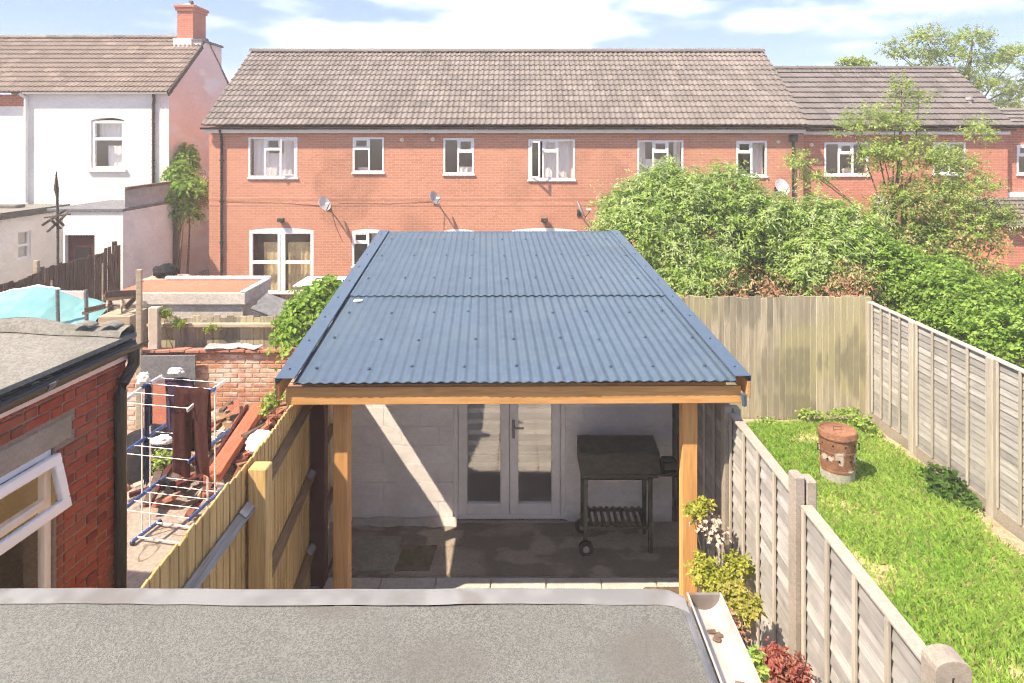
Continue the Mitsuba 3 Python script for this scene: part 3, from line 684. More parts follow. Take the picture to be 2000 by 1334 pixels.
b = MB().span((w5[0], G + 0.03, w5[2]), (w5[0] + 0.1, G + 0.11, w5[3] - 0.09), 0.006).span((w5[1] - 0.1, G + 0.03, w5[2]), (w5[1], G + 0.11, w5[3] - 0.09), 0.006)
b.span((w5[0] + 0.1, G + 0.03, w5[2]), (w5[1] - 0.1, G + 0.11, w5[2] + 0.09), 0.006).span((w5[0] + 0.1, G + 0.03, w5[3] - 0.18), (w5[1] - 0.1, G + 0.11, w5[3] - 0.09), 0.006).span((w5[0] + 0.1, G + 0.03, w5[2] + 0.92), (w5[1] - 0.1, G + 0.11, w5[2] + 1.02), 0.006)
kw = put(b, 'window', 'm_upvc', wh)
for za, zb in ((w5[2] + 0.09, w5[2] + 0.92), (w5[2] + 1.02, w5[3] - 0.18)):
    put(MB().grid([[[w5[0] + 0.1, G + 0.07, za], [w5[0] + 0.1, G + 0.07, zb]], [[w5[1] - 0.1, G + 0.07, za], [w5[1] - 0.1, G + 0.07, zb]]]), 'pane', 'm_glass', kw)
put(MB().span((w5[0] - 0.08, G - 0.08, w5[2] - 0.10), (w5[1] + 0.08, G + 0.1, w5[2] - 0.002), 0.01), 'sill', 'm_white_render', kw)
put(curtain_mesh(w5[0] + 0.35, w5[1] - 0.05, w5[2] + 0.05, w5[2] + 0.75, G + 0.34), 'curtain', 'm_curtain_white', kw, smooth=True)
put(curtain_mesh(w5[0] + 0.05, w5[1] - 0.05, w5[2] + 1.0, w5[3] - 0.1, G + 0.36), 'curtain', 'm_curtain_white', kw, smooth=True)
x = wx(303)
put(MB().tube([(x, G - 0.1, wz(183)), (x, G - 0.07, wz(195)), (x - 0.03, G - 0.06, wz(205)), (x - 0.03, G - 0.06, 2.6)], 0.045, 10), 'downpipe', 'm_dark_metal', wh)
x = wx(54)
put(MB().tube([(x - 0.15, G - 0.16, wz(183)), (x, G - 0.08, wz(192)), (x, G - 0.07, 2.6)], 0.055, 10), 'downpipe', 'm_upvc_dull', wh)
nb = thing('neighbour_white_house', 'white house cut by the photo edge with a reddish band under its eaves', 'house')
put(MB().span((wx(-200), G + 0.1, -0.05), (X0 - 0.004, G + 0.4, 5.70)), 'wall', 'm_white_render', nb)
put(MB().span((wx(-200), G + 0.1, 5.702), (X0 - 0.004, G + 0.4, 6.08)), 'brick_band', 'm_brick_far_red', nb)
gutter(nb, (wx(-200), G - 0.12, wz(177)), (X0 - 0.06, G - 0.12, wz(177)), 0.055, 'm_black_plastic')
# ---------------------------------------------------------------- low buildings behind the white house's yard
# flat-roofed white extension, its long side in shade
ex = thing('white_extension', 'low white flat-roofed extension with a small sash window below the white houses', 'building')
xe = -14.55
q0, q1, zt_ = 17.6, 21.97, 2.42
a0, a1, b0, b1 = 19.86, 20.38, 1.10, 1.92     # its window, in y and z
g = Polygon([(q0, -0.05), (q1, -0.05), (q1, zt_), (q0, zt_)]).difference(sbox(a0, b0, a1, b1))
m = trimesh.creation.extrude_polygon(g, 0.25, engine='earcut'); v = np.array(m.vertices)
b = MB().add(np.stack([xe - 0.25 + v[:, 2], v[:, 0], v[:, 1]], 1), np.array(m.faces)[:, ::-1])
b.span((xe - 4, q0, -0.05), (xe - 0.251, q0 + 0.25, zt_))
put(b, 'wall', 'm_white_render', ex)
put(MB().span((xe - 4, q0 - 0.1, zt_ + 0.002), (xe + 0.10, q1, zt_ + 0.12), 0.01), 'roof', 'm_felt_old', ex)
put(MB().span((xe + 0.101, q0 - 0.1, zt_ - 0.06), (xe + 0.13, q1, zt_ + 0.13), 0.004).span((xe - 4, q0 - 0.13, zt_ - 0.06), (xe + 0.13, q0 - 0.101, zt_ + 0.13), 0.004), 'fascia', 'm_black_plastic', ex)
put(MB().span((xe - 1.6, 20.6, zt_ + 0.12), (xe - 0.6, 21.0, zt_ + 0.22), 0.02), 'roof_hatch', 'm_felt_old', ex)
b = MB()
for lo, hi in (((a0, b0), (a1, b0 + .05)), ((a0, b1 - .05), (a1, b1)), ((a0, b0 + .05), (a0 + .05, b1 - .05)), ((a1 - .05, b0 + .05), (a1, b1 - .05)), ((a0 + .05, 1.47), (a1 - .05, 1.53))):
    b.span((xe - 0.12, lo[0], lo[1]), (xe - 0.06, hi[0], hi[1]), 0.005)
k = put(b, 'window', 'm_upvc', ex)
put(MB().grid([[[xe - .09, a0 + .05, b0 + .05], [xe - .09, a0 + .05, b1 - .05]], [[xe - .09, a1 - .05, b0 + .05], [xe - .09, a1 - .05, b1 - .05]]]), 'pane', 'm_glass', k)
put(MB().span((xe - 1.2, a0 - 0.6, 0), (xe - 1.1, a1 + 0.6, 2.3)), 'room_wall', 'm_room', ex)
# white outbuilding with the dark red doorway
ob = thing('white_outbuilding', 'white outbuilding with a dark red doorway and grey sheets along its roof edge', 'outbuilding')
o0, o1, oy0, oy1 = -12.0, -10.42, 18.0, 20.7
b = MB().prism(sbox(o0, -0.05, o1, 2.70).difference(sbox(-11.95, -0.06, -11.17, 2.08)), oy0, oy0 + 0.2)
b.span((o1 - 0.2, oy0 + 0.201, -0.05), (o1, oy1, 2.70)).span((o0, oy1 - 0.2, -0.05), (o1 - 0.201, oy1, 2.70)).span((o0, oy0 + 0.201, -0.05), (o0 + 0.2, oy1 - 0.201, 2.70))
put(b, 'wall', 'm_white_render', ob)
put(MB().span((o0 - 0.4, oy0 - 0.05, 2.702), (o1 + 0.02, oy1, 2.78), 0.01), 'roof', 'm_slate_grey', ob)
dk = put(MB().span((-11.94, oy0 + 0.12, 0.0), (-11.18, oy0 + 0.17, 2.07)), 'door', 'm_dark_red', ob)
put(MB().span((-11.75, oy0 + 0.10, 1.2), (-11.35, oy0 + 0.119, 1.75), 0.005), 'door_panel', 'm_cloth_black', dk)
for i in range(7):
    y = oy0 + 0.35 + i * 0.33
    put(MB().box((o1 - 0.06, y, 3.03), (0.02, 0.315, 0.50 + 0.03 * rng.random()), rotz(rng.normal(0, 0.05)), 0.004), 'sheet', 'm_grey_sheet', ob)
put(MB().bar((o1 - 0.02, oy0 + 0.2, 3.30), (o1 - 0.02, oy1 - 0.2, 3.33), 0.10, 0.07, b=0.01), 'top_board', 'm_dark_board', ob)
put(MB().tube([(o1 + 0.08, oy1 - 0.05, 0), (o1 + 0.06, oy1 - 0.05, 1.4), (o1 + 0.12, oy1 - 0.08, 2.6)], [0.12, 0.09, 0.07], 8), 'waste_pipe', 'm_dark_board', ob)
p = at(323, 530, 17.2)
k = thing('black_sack', 'black sack lying on the shed roof against the white outbuilding', 'sack')
sp = trimesh.creation.icosphere(3, 1.0); v = np.array(sp.vertices) * (0.30, 0.25, 0.19) * (1 + 0.45 * (meshkit.fbm(np.array(sp.vertices) * 2.2, 3, 8)[:, None] - 0.5))
lo = p[2] - 0.15
v = v + p; v[:, 2] = np.maximum(v[:, 2], lo)
counts.pop('black_sack'); labels.pop(k)
put(MB().add(v, sp.faces), 'black_sack', 'm_cloth_black', None, 'black rubbish sack heaped against the foot of the white outbuilding wall', 'sack', smooth=True)
put(MB().span((p[0] - 0.45, p[1] - 0.35, -0.05), (p[0] + 0.45, p[1] + 0.4, lo + 0.005), 0.02), 'low_brick_plinth', 'm_brick_far_red', None, 'low brick plinth under the black sack beside the white outbuilding', 'plinth')

# dark board fence running back to the outbuilding
fd = thing('dark_board_fence', 'dark brown weathered vertical board fence leading back to the white outbuilding', 'fence')
xf = -10.42
ys = np.arange(12.0, 17.85, 0.135)
for i, y in enumerate(ys):
    zt = (1.76 if y > 14.9 else 1.66) + 0.03 * rng.normal() * 0.6 + (0.10 if y > 17.2 else 0)
    if abs(y - 17.5) < 0.06: zt -= 0.2
    put(MB().box((xf + 0.01 * rng.normal() * 0.5, y, zt / 2), (0.022, 0.130, zt), rotz(0.06 + rng.normal(0, 0.01)), 0.004), 'board', 'm_dark_board', fd)
for z in (0.5, 1.35): put(MB().bar((xf - 0.05, 12, z), (xf - 0.05, 17.9, z), 0.05, 0.08), 'rail', 'm_dark_board', fd)
for y in (12.1, 14.88, 17.75): put(MB().span((xf - 0.12, y - 0.05, 0), (xf - 0.03, y + 0.05, 1.95), 0.01), 'post', 'm_old_timber' if y == 14.88 else 'm_dark_board', fd)
for i, (px, ya, yb, d) in enumerate(((100, 548, 610, 14.0), (200, 515, 570, 14.0))):
    p0, p1 = at(px, yb, d), at(px + 1, ya, d)
    put(MB().tube([(p0[0], d, 0.0), p1], 0.022, 6), 'bean_cane', 'm_old_timber', None, ('thin pale cane standing before the dark fence beside the turquoise sheet', 'thin pale cane standing before the dark fence near the crate of scrap wood')[i], 'cane')

# old television aerial on a mast above the extension
ae = thing('television_aerial', 'dark television aerial with a pointed mast in front of the white extension', 'aerial')
d = 17.0; p0, p1 = at(113, 462, d), at(110, 335, d)
put(MB().tube([(p0[0], d, 0.0), p0, at(112, 385, d), at(110, 368, d), p1], [0.03, 0.03, 0.03, 0.055, 0.008], 8), 'mast', 'm_dark_metal', ae)
for (xa_, ya_, xb_, yb_) in ((82, 440, 128, 410), (92, 453, 132, 416), (100, 430, 118, 446), (108, 425, 124, 440)):
    put(MB().tube([at(xa_, ya_, d - 0.25), at(xb_, yb_, d + 0.25)], 0.032, 6), 'arm', 'm_dark_metal', ae)
put(MB().tube([at(86, 425, d), at(138, 418, d)], 0.02, 6), 'boom', 'm_dark_metal', ae)

# turquoise sheet over a frame
d = 12.6
tq = thing('turquoise_tarpaulin', 'turquoise plastic sheet stretched over a low ridge like a tent', 'tarpaulin')
rp, e0, e1 = at(56, 561, d), at(-60, 588, d), at(205, 592, d)
nu, nv = 90, 30
U, V = np.meshgrid(np.linspace(0, 1, nu), np.linspace(0, 1, nv), indexing='ij')
Xs = e0[0] + (e1[0] - e0[0]) * U
ridge = np.interp(Xs, [e0[0], rp[0], at(118, 572, d)[0], e1[0]], [e0[2], rp[2], at(118, 577, d)[2], e1[2] - 0.1])
Z = ridge - (np.abs(V - 0.75) / 0.75) ** 1.2 * 0.55 - 0.03 * np.sin(U * 17) * (1 - V) + 0.08 * (meshkit.fbm(np.stack([U * 9, V * 4, U * 0], -1), 4, 4) - 0.5)
Yy = d - 1.0 + 1.6 * V
P = np.stack([Xs, Yy, Z], -1)
put(MB().grid(P).grid((P - (0, 0, 0.012))[:, ::-1]), 'sheet', 'm_turquoise', tq, smooth=True)
rim = P[:, -7] + (0, 0, 0.015)
put(MB().tube(rim[:54], 0.022, 6), 'hem', 'm_upvc_dull', tq)
for (px, py0, py1) in ((112, 566, 640), (168, 566, 640)):
    put(MB().tube([at(px, py0, d - 0.5), at(px + 4, py1, d - 0.5) * (1, 1, 0)], 0.032, 8), 'pole', 'm_slate_grey', tq)
p0, p1 = at(117, 590, d + 0.2), at(165, 568, d + 0.2)
put(MB().span((p0[0], d + 0.18, 0.0), (p1[0], d + 0.22, p1[2]), 0.01), 'pink_panel', 'm_pink_panel', None, 'pale pink board standing upright behind the turquoise sheet', 'board')

# scrap-wood crate
cr = thing('scrap_wood_crate', 'rough wooden crate of scrap timber beside the flat shed roof', 'crate')
d = 11.2
for i, (px0, py0, px1, py1, w) in enumerate(((205, 575, 268, 572, .10), (200, 582, 262, 578, .08), (210, 585, 240, 581, .06), (245, 600, 270, 576, .09), (238, 610, 236, 583, .06), (208, 600, 212, 578, .05), (165, 606, 240, 590, .07), (160, 612, 210, 598, .06), (215, 612, 268, 598, .09))):
    put(MB().bar(at(px0, py0, d - 0.3 + 0.08 * i), at(px1, py1, d + 0.1 + 0.05 * i), 0.025, w, b=0.004), 'plank', 'm_old_timber' if i % 3 else 'm_dark_board', cr)
put(MB().span((at(206, 600, d)[0], d - 0.2, 0.0), (at(268, 600, d)[0], d + 0.6, at(206, 612, d)[2]), 0.01), 'base', 'm_old_timber', cr)
d = 10.6
k = put(MB().box((at(272, 600, d)[0], d, 1.27), (0.075, 0.075, 2.54), rotz(0.2), 0.006), 'wooden_post', 'm_old_timber', None, 'tall thin weathered wooden post behind the corner of the near flat roof', 'post')
put(MB().box((at(283, 600, d)[0] + 0.02, d + 0.25, 0.95), (0.16, 0.12, 1.9), None, 0.01), 'concrete_post', 'm_grey_render', None, 'pale grey concrete post beside the tall thin wooden post', 'post')

# shed with an orange-red flat roof
sh = thing('flat_roof_shed', 'low rendered shed with an orange-red flat roof and pale raised edges', 'shed')
zt_, ya, yb = 1.98, 11.5, 12.7
s0, s1 = -6.85, -4.60
put(MB().span((s0, ya + 0.06, -0.05), (s1 - 0.06, yb, zt_ - 0.2)), 'wall', 'm_grey_render', sh)
put(MB().span((s0, ya + 0.02, zt_ - 0.2), (s1 - 0.02, yb, zt_ - 0.015)), 'roof', 'm_red_felt', sh)
put(MB().span((s0, ya, zt_ - 0.20), (s1, ya + 0.04, zt_), 0.008).span((s1 - 0.04, ya + 0.041, zt_ - 0.20), (s1, yb, zt_), 0.008), 'fascia', 'm_grey_render', sh)
put(MB().span((s0 + 0.3, yb - 0.06, zt_ - 0.01), (s1 - 0.002, yb + 0.04, zt_ + 0.05), 0.015).span((s1 - 0.09, ya, zt_ + 0.002), (s1 + 0.008, yb - 0.061, zt_ + 0.028), 0.008), 'kerb', 'm_white_render', sh)
p = at(505, 588, 11.7); q = at(572, 612, 11.5)
put(MB().bar(p, q, 0.42, 0.04, up=(0.1, -0.6, 1), b=0.006), 'slate_sheet', 'm_slate_grey', None, 'dark grey roofing sheet leaning down from the flat shed roof', 'roofing sheet')
put(MB().span((at(500, 0, 12.6)[0], 12.6, 0.0), (at(600, 0, 12.6)[0], 12.64, at(0, 576, 12.6)[2])), 'back_yard_fence', 'm_dark_board', None, 'low dark fence under the cream-curtained patio doors', 'fence')
b = MB(); d = 15.0; p0, p1 = at(583, 552, d), at(668, 541, d)
tbk = thing('white_table', 'white garden table top showing above the bright green climber', 'table')
put(MB().span((p0[0], d - 0.4, p0[2] - 0.02), (p1[0] + 0.3, d + 0.6, p0[2] + 0.02), 0.01), 'table_top', 'm_upvc', tbk)
for x in (p0[0] + 0.08, p1[0] + 0.2):
    for y in (d - 0.3, d + 0.5): put(MB().tube([(x, y, -0.05), (x, y, p0[2] - 0.02)], 0.02, 6), 'leg', 'm_upvc', tbk)

# low timber screen and the old brick wall at the end of the yard
sc_ = thing('low_timber_screen', 'low bleached timber screen with a flat cap behind the old brick wall', 'fence')
d = 11.05
p0, p1 = at(296, 632, d), at(546, 632, d)
n = 19
for i in range(n):
    x = p0[0] + (p1[0] - p0[0]) * (i + 0.5) / n
    h = p0[2] + 0.10 + 0.02 * rng.normal()
    put(MB().box((x, d + 0.05, h / 2), (0.105, 0.02, h), rotz(rng.normal(0, 0.03)), 0.003), 'board', 'm_back_board', sc_)
put(MB().span((p0[0] - 0.05, d - 0.06, p0[2] - 0.05), (p1[0] + 0.02, d + 0.035, p0[2] + 0.01), 0.008), 'cap', 'm_old_timber', sc_)
put(MB().span((p1[0] + 0.03, d - 0.05, 0), (p1[0] + 0.13, d + 0.05, p0[2] + 0.10), 0.01), 'post', 'm_old_timber', sc_)

ow = thing('old_brick_wall', 'old mottled brick garden wall with red tile coping at the end of the yard', 'wall')
y0, xa_, xb_, zt_ = 10.70, -7.4, -2.30, 1.20
put(MB().span((xa_, y0 + 0.012, -0.05), (xb_, y0 + 0.215, zt_)), 'mortar_core', 'm_mortar_pale', ow)
protos = []
for _ in range(6):
    v, f = box_vf(0.216, 0.1, 0.064, 0.008)
    v = v + 0.004 * (meshkit.noise(v * 40 + _, _)[:, None] - 0.5)
    protos.append(proto(MB().add(v, f), 'm_brick_old'))
for r in range(16):
    x = -6.35 + (0.115 if r % 2 else 0)
    while x < xb_ - 0.05:
        put_copy(protos[rng.integers(6)], 'brick', mat4(rotz(rng.normal(0, 0.012)), (x + 0.108, y0 + 0.052 + 0.007 * rng.random(), 0.037 + r * 0.0745 + 0.002 * rng.normal())), ow)
        x += 0.231
for i in range(22):
    x = xa_ + 0.1 + i * 0.235
    if x > xb_: break
    put(MB().box((x + 0.1, y0 + 0.10, zt_ + 0.03 + 0.006 * rng.normal()), (0.228, 0.32, 0.05), rotz(rng.normal(0, 0.02)) @ np.array([[1, 0, 0], [0, 0.985, -0.17], [0, 0.17, 0.985]]).T, 0.01), 'coping_tile', 'm_coping', ow)
for i, (px, py, w, l, m, rz, lab) in enumerate(((437, 668, .50, .26, 'm_grey_sheet', .1, 'cracked grey slate lying on the coping of the old wall'), (490, 668, .34, .2, 'm_pink_panel', -.3, 'pale broken sheet lying on the coping next to the grey slate'))):
    p = at(px, py, y0 + 0.1)
    b = MB(); nx_, ny_ = 8, 5
    XX, YY = np.meshgrid(np.linspace(-w / 2, w / 2, nx_), np.linspace(-l / 2, l / 2, ny_), indexing='ij')
    ZZ = 0.05 * (XX / w) ** 2 + 0.03 * (meshkit.noise(np.stack([XX * 7, YY * 7, XX * 0], -1), i) - 0.5)
    P = np.stack([XX, YY, ZZ], -1)
    bb = MB().grid(P + (0, 0, .012)).grid(P[:, ::-1])
    put(bb.moved(rotz(rz), (p[0], y0 + 0.06, zt_ + 0.085)), 'broken_slate', m, None, lab, 'slate', smooth=40)

# ---------------------------------------------------------------- brick extension on the near side of the yard
C = np.array([-3.22, 5.6, 0.0]); A = np.array([-0.0995, -0.995, 0.0]); N = np.array([0.995, -0.0995, 0.0])
LR = np.stack([-A, -N, np.array([0, 0, 1.0])], 1)      # local (toward the far corner, into the wall, up)
def lp(t, o, z): return C + A * t + N * o + np.array([0, 0, z])
def lspan(b, t0, t1, o0, o1, z0, z1, bev=0.0): return b.box(lp((t0 + t1) / 2, (o0 + o1) / 2, (z0 + z1) / 2), (abs(t1 - t0), abs(o1 - o0), z1 - z0), LR, bev)
be = thing('brick_extension', 'red brick extension with a felt flat roof, black gutter and open white window', 'building')
WT0, WT1, WZ0, WZ1 = 0.745, 2.15, 0.95, 2.34
b = MB()
lspan(b, 0.0, WT0, -0.25, -0.006, -0.05, 2.76); lspan(b, WT1, 2.6, -0.25, -0.006, -0.05, 2.76)
lspan(b, WT0, WT1, -0.25, -0.006, -0.05, WZ0); lspan(b, WT0, WT1, -0.25, -0.006, WZ1, 2.76)
lspan(b, -0.002, 0.2, -3.4, -0.251, -0.05, 2.76); lspan(b, 2.4, 2.602, -3.4, -0.251, -0.05, 2.76)
put(b, 'wall', 'm_mortar', be)
protos = {}
for L_ in (0.215, 0.104):
    protos[L_] = []
    for q in range(6):
        v, f = box_vf(L_, 0.10, 0.066, 0.006)
        v = v + 0.003 * (meshkit.noise(v * 45 + q * 3, q)[:, None] - 0.5)
        protos[L_].append(proto(MB().add(v, f), 'm_brick_near'))
row = 0; z = 0.30
while z < 2.72:
    t = -0.004; i = row % 2
    while t < 2.5:
        L_ = 0.215 if i % 2 == 0 else 0.104
        zc = z + 0.033
        if t + L_ > 2.56: break
        clash_w = t + L_ > WT0 - 0.01 and t < WT1 + 0.01 and zc > WZ0 - 0.02 and zc < WZ1 + 0.0
        clash_l = t + L_ > WT0 - 0.16 and t < WT1 + 0.16 and zc > WZ1 - 0.045 and zc < WZ1 + 0.205
        if clash_w or clash_l:
            lim = (WT0 - 0.16 if clash_l else WT0 - 0.012) - t
            if lim > 0.05 and t < WT0:
                L2 = lim - 0.006
                bb = MB(); lspan(bb, t, t + L2, -0.06, 0.005, z, z + 0.066, 0.005); put(bb, 'brick', 'm_brick_near', be)
        else:
            c = lp(t + L_ / 2, -0.045 + 0.004 * rng.normal() * 0.6, zc + 0.0015 * rng.normal())
            put_copy(protos[L_][rng.integers(6)], 'brick', mat4(LR @ rotz(rng.normal(0, 0.008)), c), be)
        t += L_ + 0.011; i += 1
    z += 0.0775; row += 1
    if row % 2 == 0: pass
bb = MB(); lspan(bb, WT0 - 0.15, WT1 + 0.15, -0.1, 0.004, WZ1 + 0.004, WZ1 + 0.172, 0.006); put(bb, 'lintel', 'm_concrete_post', be)
bb = MB(); lspan(bb, WT0 - 0.05, WT1 + 0.05, -0.1, 0.05, WZ0 - 0.08, WZ0 - 0.002, 0.006); put(bb, 'sill', 'm_concrete_post', be)
# window frame, lower fixed light, top-hung light swung out
bb = MB(); f_ = 0.06; zm = 1.96
lspan(bb, WT0, WT0 + f_, -0.09, -0.03, WZ0, WZ1, .006); lspan(bb, WT1 - f_, WT1, -0.09, -0.03, WZ0, WZ1, .006)
lspan(bb, WT0 + f_, WT1 - f_, -0.09, -0.03, WZ0, WZ0 + f_, .006); lspan(bb, WT0 + f_, WT1 - f_, -0.09, -0.03, WZ1 - f_, WZ1, .006); lspan(bb, WT0 + f_, WT1 - f_, -0.09, -0.03, zm - 0.03, zm + 0.03, .006)
lspan(bb, 1.42, 1.48, -0.09, -0.03, WZ0 + f_, zm - 0.03, .006)
wk = put(bb, 'window', 'm_upvc', be)
for t0, t1 in ((WT0 + f_, 1.42), (1.48, WT1 - f_)):
    put(MB().grid([[lp(t0, -0.06, WZ0 + f_), lp(t0, -0.06, zm - .03)], [lp(t1, -0.06, WZ0 + f_), lp(t1, -0.06, zm - .03)]]), 'pane', 'm_glass', wk)
ang = math.radians(13.5); hz0 = WZ1 - 0.045; H = 0.385; sw = 0.07
def sp_(t, h, o=0.0): return lp(t, 0.012 + math.sin(ang) * h + math.cos(ang) * o, hz0 - math.cos(ang) * h + math.sin(ang) * o)
SR = np.stack([-A, (sp_(0, 0) - sp_(0, 0, 1)), (sp_(0, 0) - sp_(0, 1))], 1)
def sbar(b, t0, t1, h0, h1): return b.box(sp_((t0 + t1) / 2, (h0 + h1) / 2), (t1 - t0, 0.055, h1 - h0), SR, 0.008)
bb = MB(); T0, T1 = WT0 - 0.01, WT1 + 0.01
sbar(bb, T0, T1, 0, sw); sbar(bb, T0, T1, H - sw, H); sbar(bb, T0, T0 + sw, sw, H - sw); sbar(bb, T1 - sw, T1, sw, H - sw)
sk = put(bb, 'open_sash', 'm_upvc', be)
put(MB().grid([[sp_(T0 + sw, H - sw), sp_(T0 + sw, sw)], [sp_(T1 - sw, H - sw), sp_(T1 - sw, sw)]]), 'pane', 'm_glass', sk)
P = np.array([[lp(t, -0.22 - 0.02 * math.sin(t * 60), z) for z in (WZ0, 1.95)] for t in np.linspace(WT0 + 0.22, WT1, 60)])
put(MB().grid(P), 'curtain', 'm_curtain_cream', wk, smooth=True)
bb = MB(); lspan(bb, 0.3, 2.4, -1.6, -1.5, 0, 2.7); put(bb, 'room_wall', 'm_old_timber', be)
# eaves: thin pinkish board, black fascia, half-round gutter on brackets, downpipe with swan neck
bb = MB(); lspan(bb, 0.0, 2.6, -0.02, 0.028, 2.735, 2.775, 0.004); put(bb, 'trim_board', 'm_pink_render', be)
bb = MB(); lspan(bb, -0.06, 2.66, -0.02, 0.02, 2.776, 2.93, 0.004); put(bb, 'fascia', 'm_black_plastic', be)
gutter(be, lp(-0.08, 0.085, 2.87), lp(2.66, 0.085, 2.85), 0.062)
for t in (0.95, 1.75): 
    gutter(be, lp(t - 0.03, 0.085, 2.872), lp(t + 0.03, 0.085, 2.872), 0.071, 'm_slate_grey', 'gutter_bracket')
put(MB().tube([lp(0.02, 0.085, 2.82), lp(0.02, 0.085, 2.70), lp(0.11, 0.06, 2.58), lp(0.13, 0.05, 2.50), lp(0.13, 0.05, 0.0)], 0.045, 12), 'downpipe', 'm_black_plastic', be)
rb = MB()
rb.add([lp(-0.06, 0.055, 2.935), lp(2.66, 0.055, 2.935), lp(2.66, -3.4, 2.99), lp(-0.06, -3.4, 2.99), lp(-0.06, 0.055, 2.90), lp(2.66, 0.055, 2.90), lp(2.66, -3.4, 2.90), lp(-0.06, -3.4, 2.90)],
       [[0, 3, 2, 1], [4, 5, 6, 7], [0, 1, 5, 4], [1, 2, 6, 5], [2, 3, 7, 6], [3, 0, 4, 7]])
rk = put(rb, 'roof', 'm_felt_old', be)
# rolled felt upstand on the far edge, with lifted curls at the corner
n = 60; o = np.linspace(0.04, -3.4, n); prof = [(0.16, 0.0), (0.13, 0.035), (0.06, 0.055), (0.0, 0.06), (-0.03, 0.03), (-0.035, -0.05)]
P = np.array([[lp(-0.03 + s + 0.012 * math.sin(oo * 9), oo, 2.943 + 0.016 * (0.055 - oo) + h * (1 + 0.35 * math.sin(oo * 5.3)) ) for s, h in prof] for oo in o])
put(MB().grid(P), 'felt_upstand', 'm_felt_old', rk, smooth=True)
for oo, tt in ((-0.12, 0.02), (-0.33, 0.04)):
    a = np.linspace(0, 2.6, 8)
    P = np.array([[lp(tt + s, oo + 0.09 * math.cos(q), 3.005 + 0.032 * math.sin(q)) for s in (-0.05, 0.0, 0.07)] for q in a])
    put(MB().grid(P), 'felt_curl', 'm_felt_old', rk, smooth=True)

# ---------------------------------------------------------------- felt-roofed extension below the window the photo is taken from
fe = thing('felt_roof_extension', 'grey mineral felt flat roof of the extension under the camera', 'building')
rx0, rx1, ry, rz = -3.0, 0.665, 2.75, 2.70
put(MB().span((rx0, 0.2, -0.05), (rx1 - 0.08, ry - 0.06, rz - 0.2)), 'wall', 'm_white_render', fe)
nx_, ny_ = 90, 60
X, Yg = np.meshgrid(np.linspace(rx0, rx1, nx_), np.linspace(0.2, ry - 0.07, ny_), indexing='ij')
Zg = rz + 0.012 * (meshkit.fbm(np.stack([X * 1.6, Yg * 1.6, X * 0], -1), 3, 2) - 0.5)
top = MB().grid(np.stack([X, Yg, Zg], -1))
top.add([(rx0, 0.2, rz - 0.19), (rx1, 0.2, rz - 0.19), (rx1, ry - 0.09, rz - 0.19), (rx0, ry - 0.09, rz - 0.19)], [[0, 3, 2, 1]])
rk = put(top, 'roof', 'm_felt', fe, smooth=True)
# smooth felt strip turned over the outer edge
n = 70; xs = np.linspace(rx0, rx1 - 0.01, n)
def edge_prof(x):
    w = 0.012 * (meshkit.fbm(np.array([[x * 2.3, 1.5, 0]]), 3, 6)[0] - 0.5)
    e = max(0.0, (x - (rx1 - 0.10)) / 0.10); cut = 0.06 * e * e
    return [(ry - 0.092 + w * 2.5 - cut, 0.0045), (ry - 0.075 + w - cut, 0.010), (ry - 0.055 - cut, 0.010), (ry - 0.033 - cut, 0.017 + w), (ry - 0.012 - cut, 0.014 + w), (ry - cut, 0.002), (ry + 0.003 - cut, -0.06), (ry + 0.003 - cut, -0.14)]
P = np.array([[(x, y, rz + z) for y, z in edge_prof(x)] for x in xs])
put(MB().grid(P), 'edge_strip', 'm_felt_trim', rk, smooth=True)
# lapped felt sheets: each seam a low step of the sheet above
for q, sx in enumerate((-2.35, -0.72, 0.25)):
    P = np.array([[(sx + dx + 0.006 * math.sin(y_ * 7 + q), y_, rz + 0.012 * (meshkit.fbm(np.array([[sx * 1.6, y_ * 1.6, 0]]), 3, 2)[0] - 0.5) + hgt) for dx, hgt in ((0.0, -0.003), (0.002, 0.0075), (0.09, 0.006), (0.30, 0.0015), (0.34, -0.004))] for y_ in np.linspace(0.2, ry - 0.1, 40)])
    put(MB().grid(P), 'felt_lap', 'm_felt', rk, smooth=30)
put(MB().span((rx0, ry - 0.055, rz - 0.26), (rx1 - 0.02, ry - 0.02, rz - 0.02), 0.004), 'fascia', 'm_upvc_dull', fe)
P = np.array([[(rx1 - 0.03, y, rz + 0.006), (rx1, y, rz + 0.004), (rx1 + 0.012, y, rz - 0.02), (rx1 + 0.012, y, rz - 0.09)] for y in np.linspace(0.2, ry - 0.1, 20)])
put(MB().grid(P), 'side_drip', 'm_slate_grey', rk, smooth=True)
put(MB().span((rx1 - 0.02, 0.2, rz - 0.24), (rx1 + 0.008, ry - 0.08, rz - 0.05)), 'side_fascia', 'm_upvc_dull', fe)
gc = (rx1 + 0.088, rz - 0.022)
gk = gutter(fe, (gc[0], 0.2, gc[1]), (gc[0], ry + 0.02, gc[1]), 0.070, 'm_gutter_white')
a = np.linspace(np.pi, 2 * np.pi, 15)
cap = Polygon([(gc[0] + 0.069 * math.cos(t), gc[1] + 0.069 * math.sin(t)) for t in a])
put(MB().prism(cap, ry + 0.005, ry + 0.019), 'stop_end', 'm_stop_end', gk)
for y in (0.9, 1.9): put(MB().tube([(gc[0] - 0.075, y, gc[1] + 0.003), (gc[0] + 0.075, y, gc[1] + 0.003)], 0.006, 6), 'strap', 'm_gutter_white', gk)
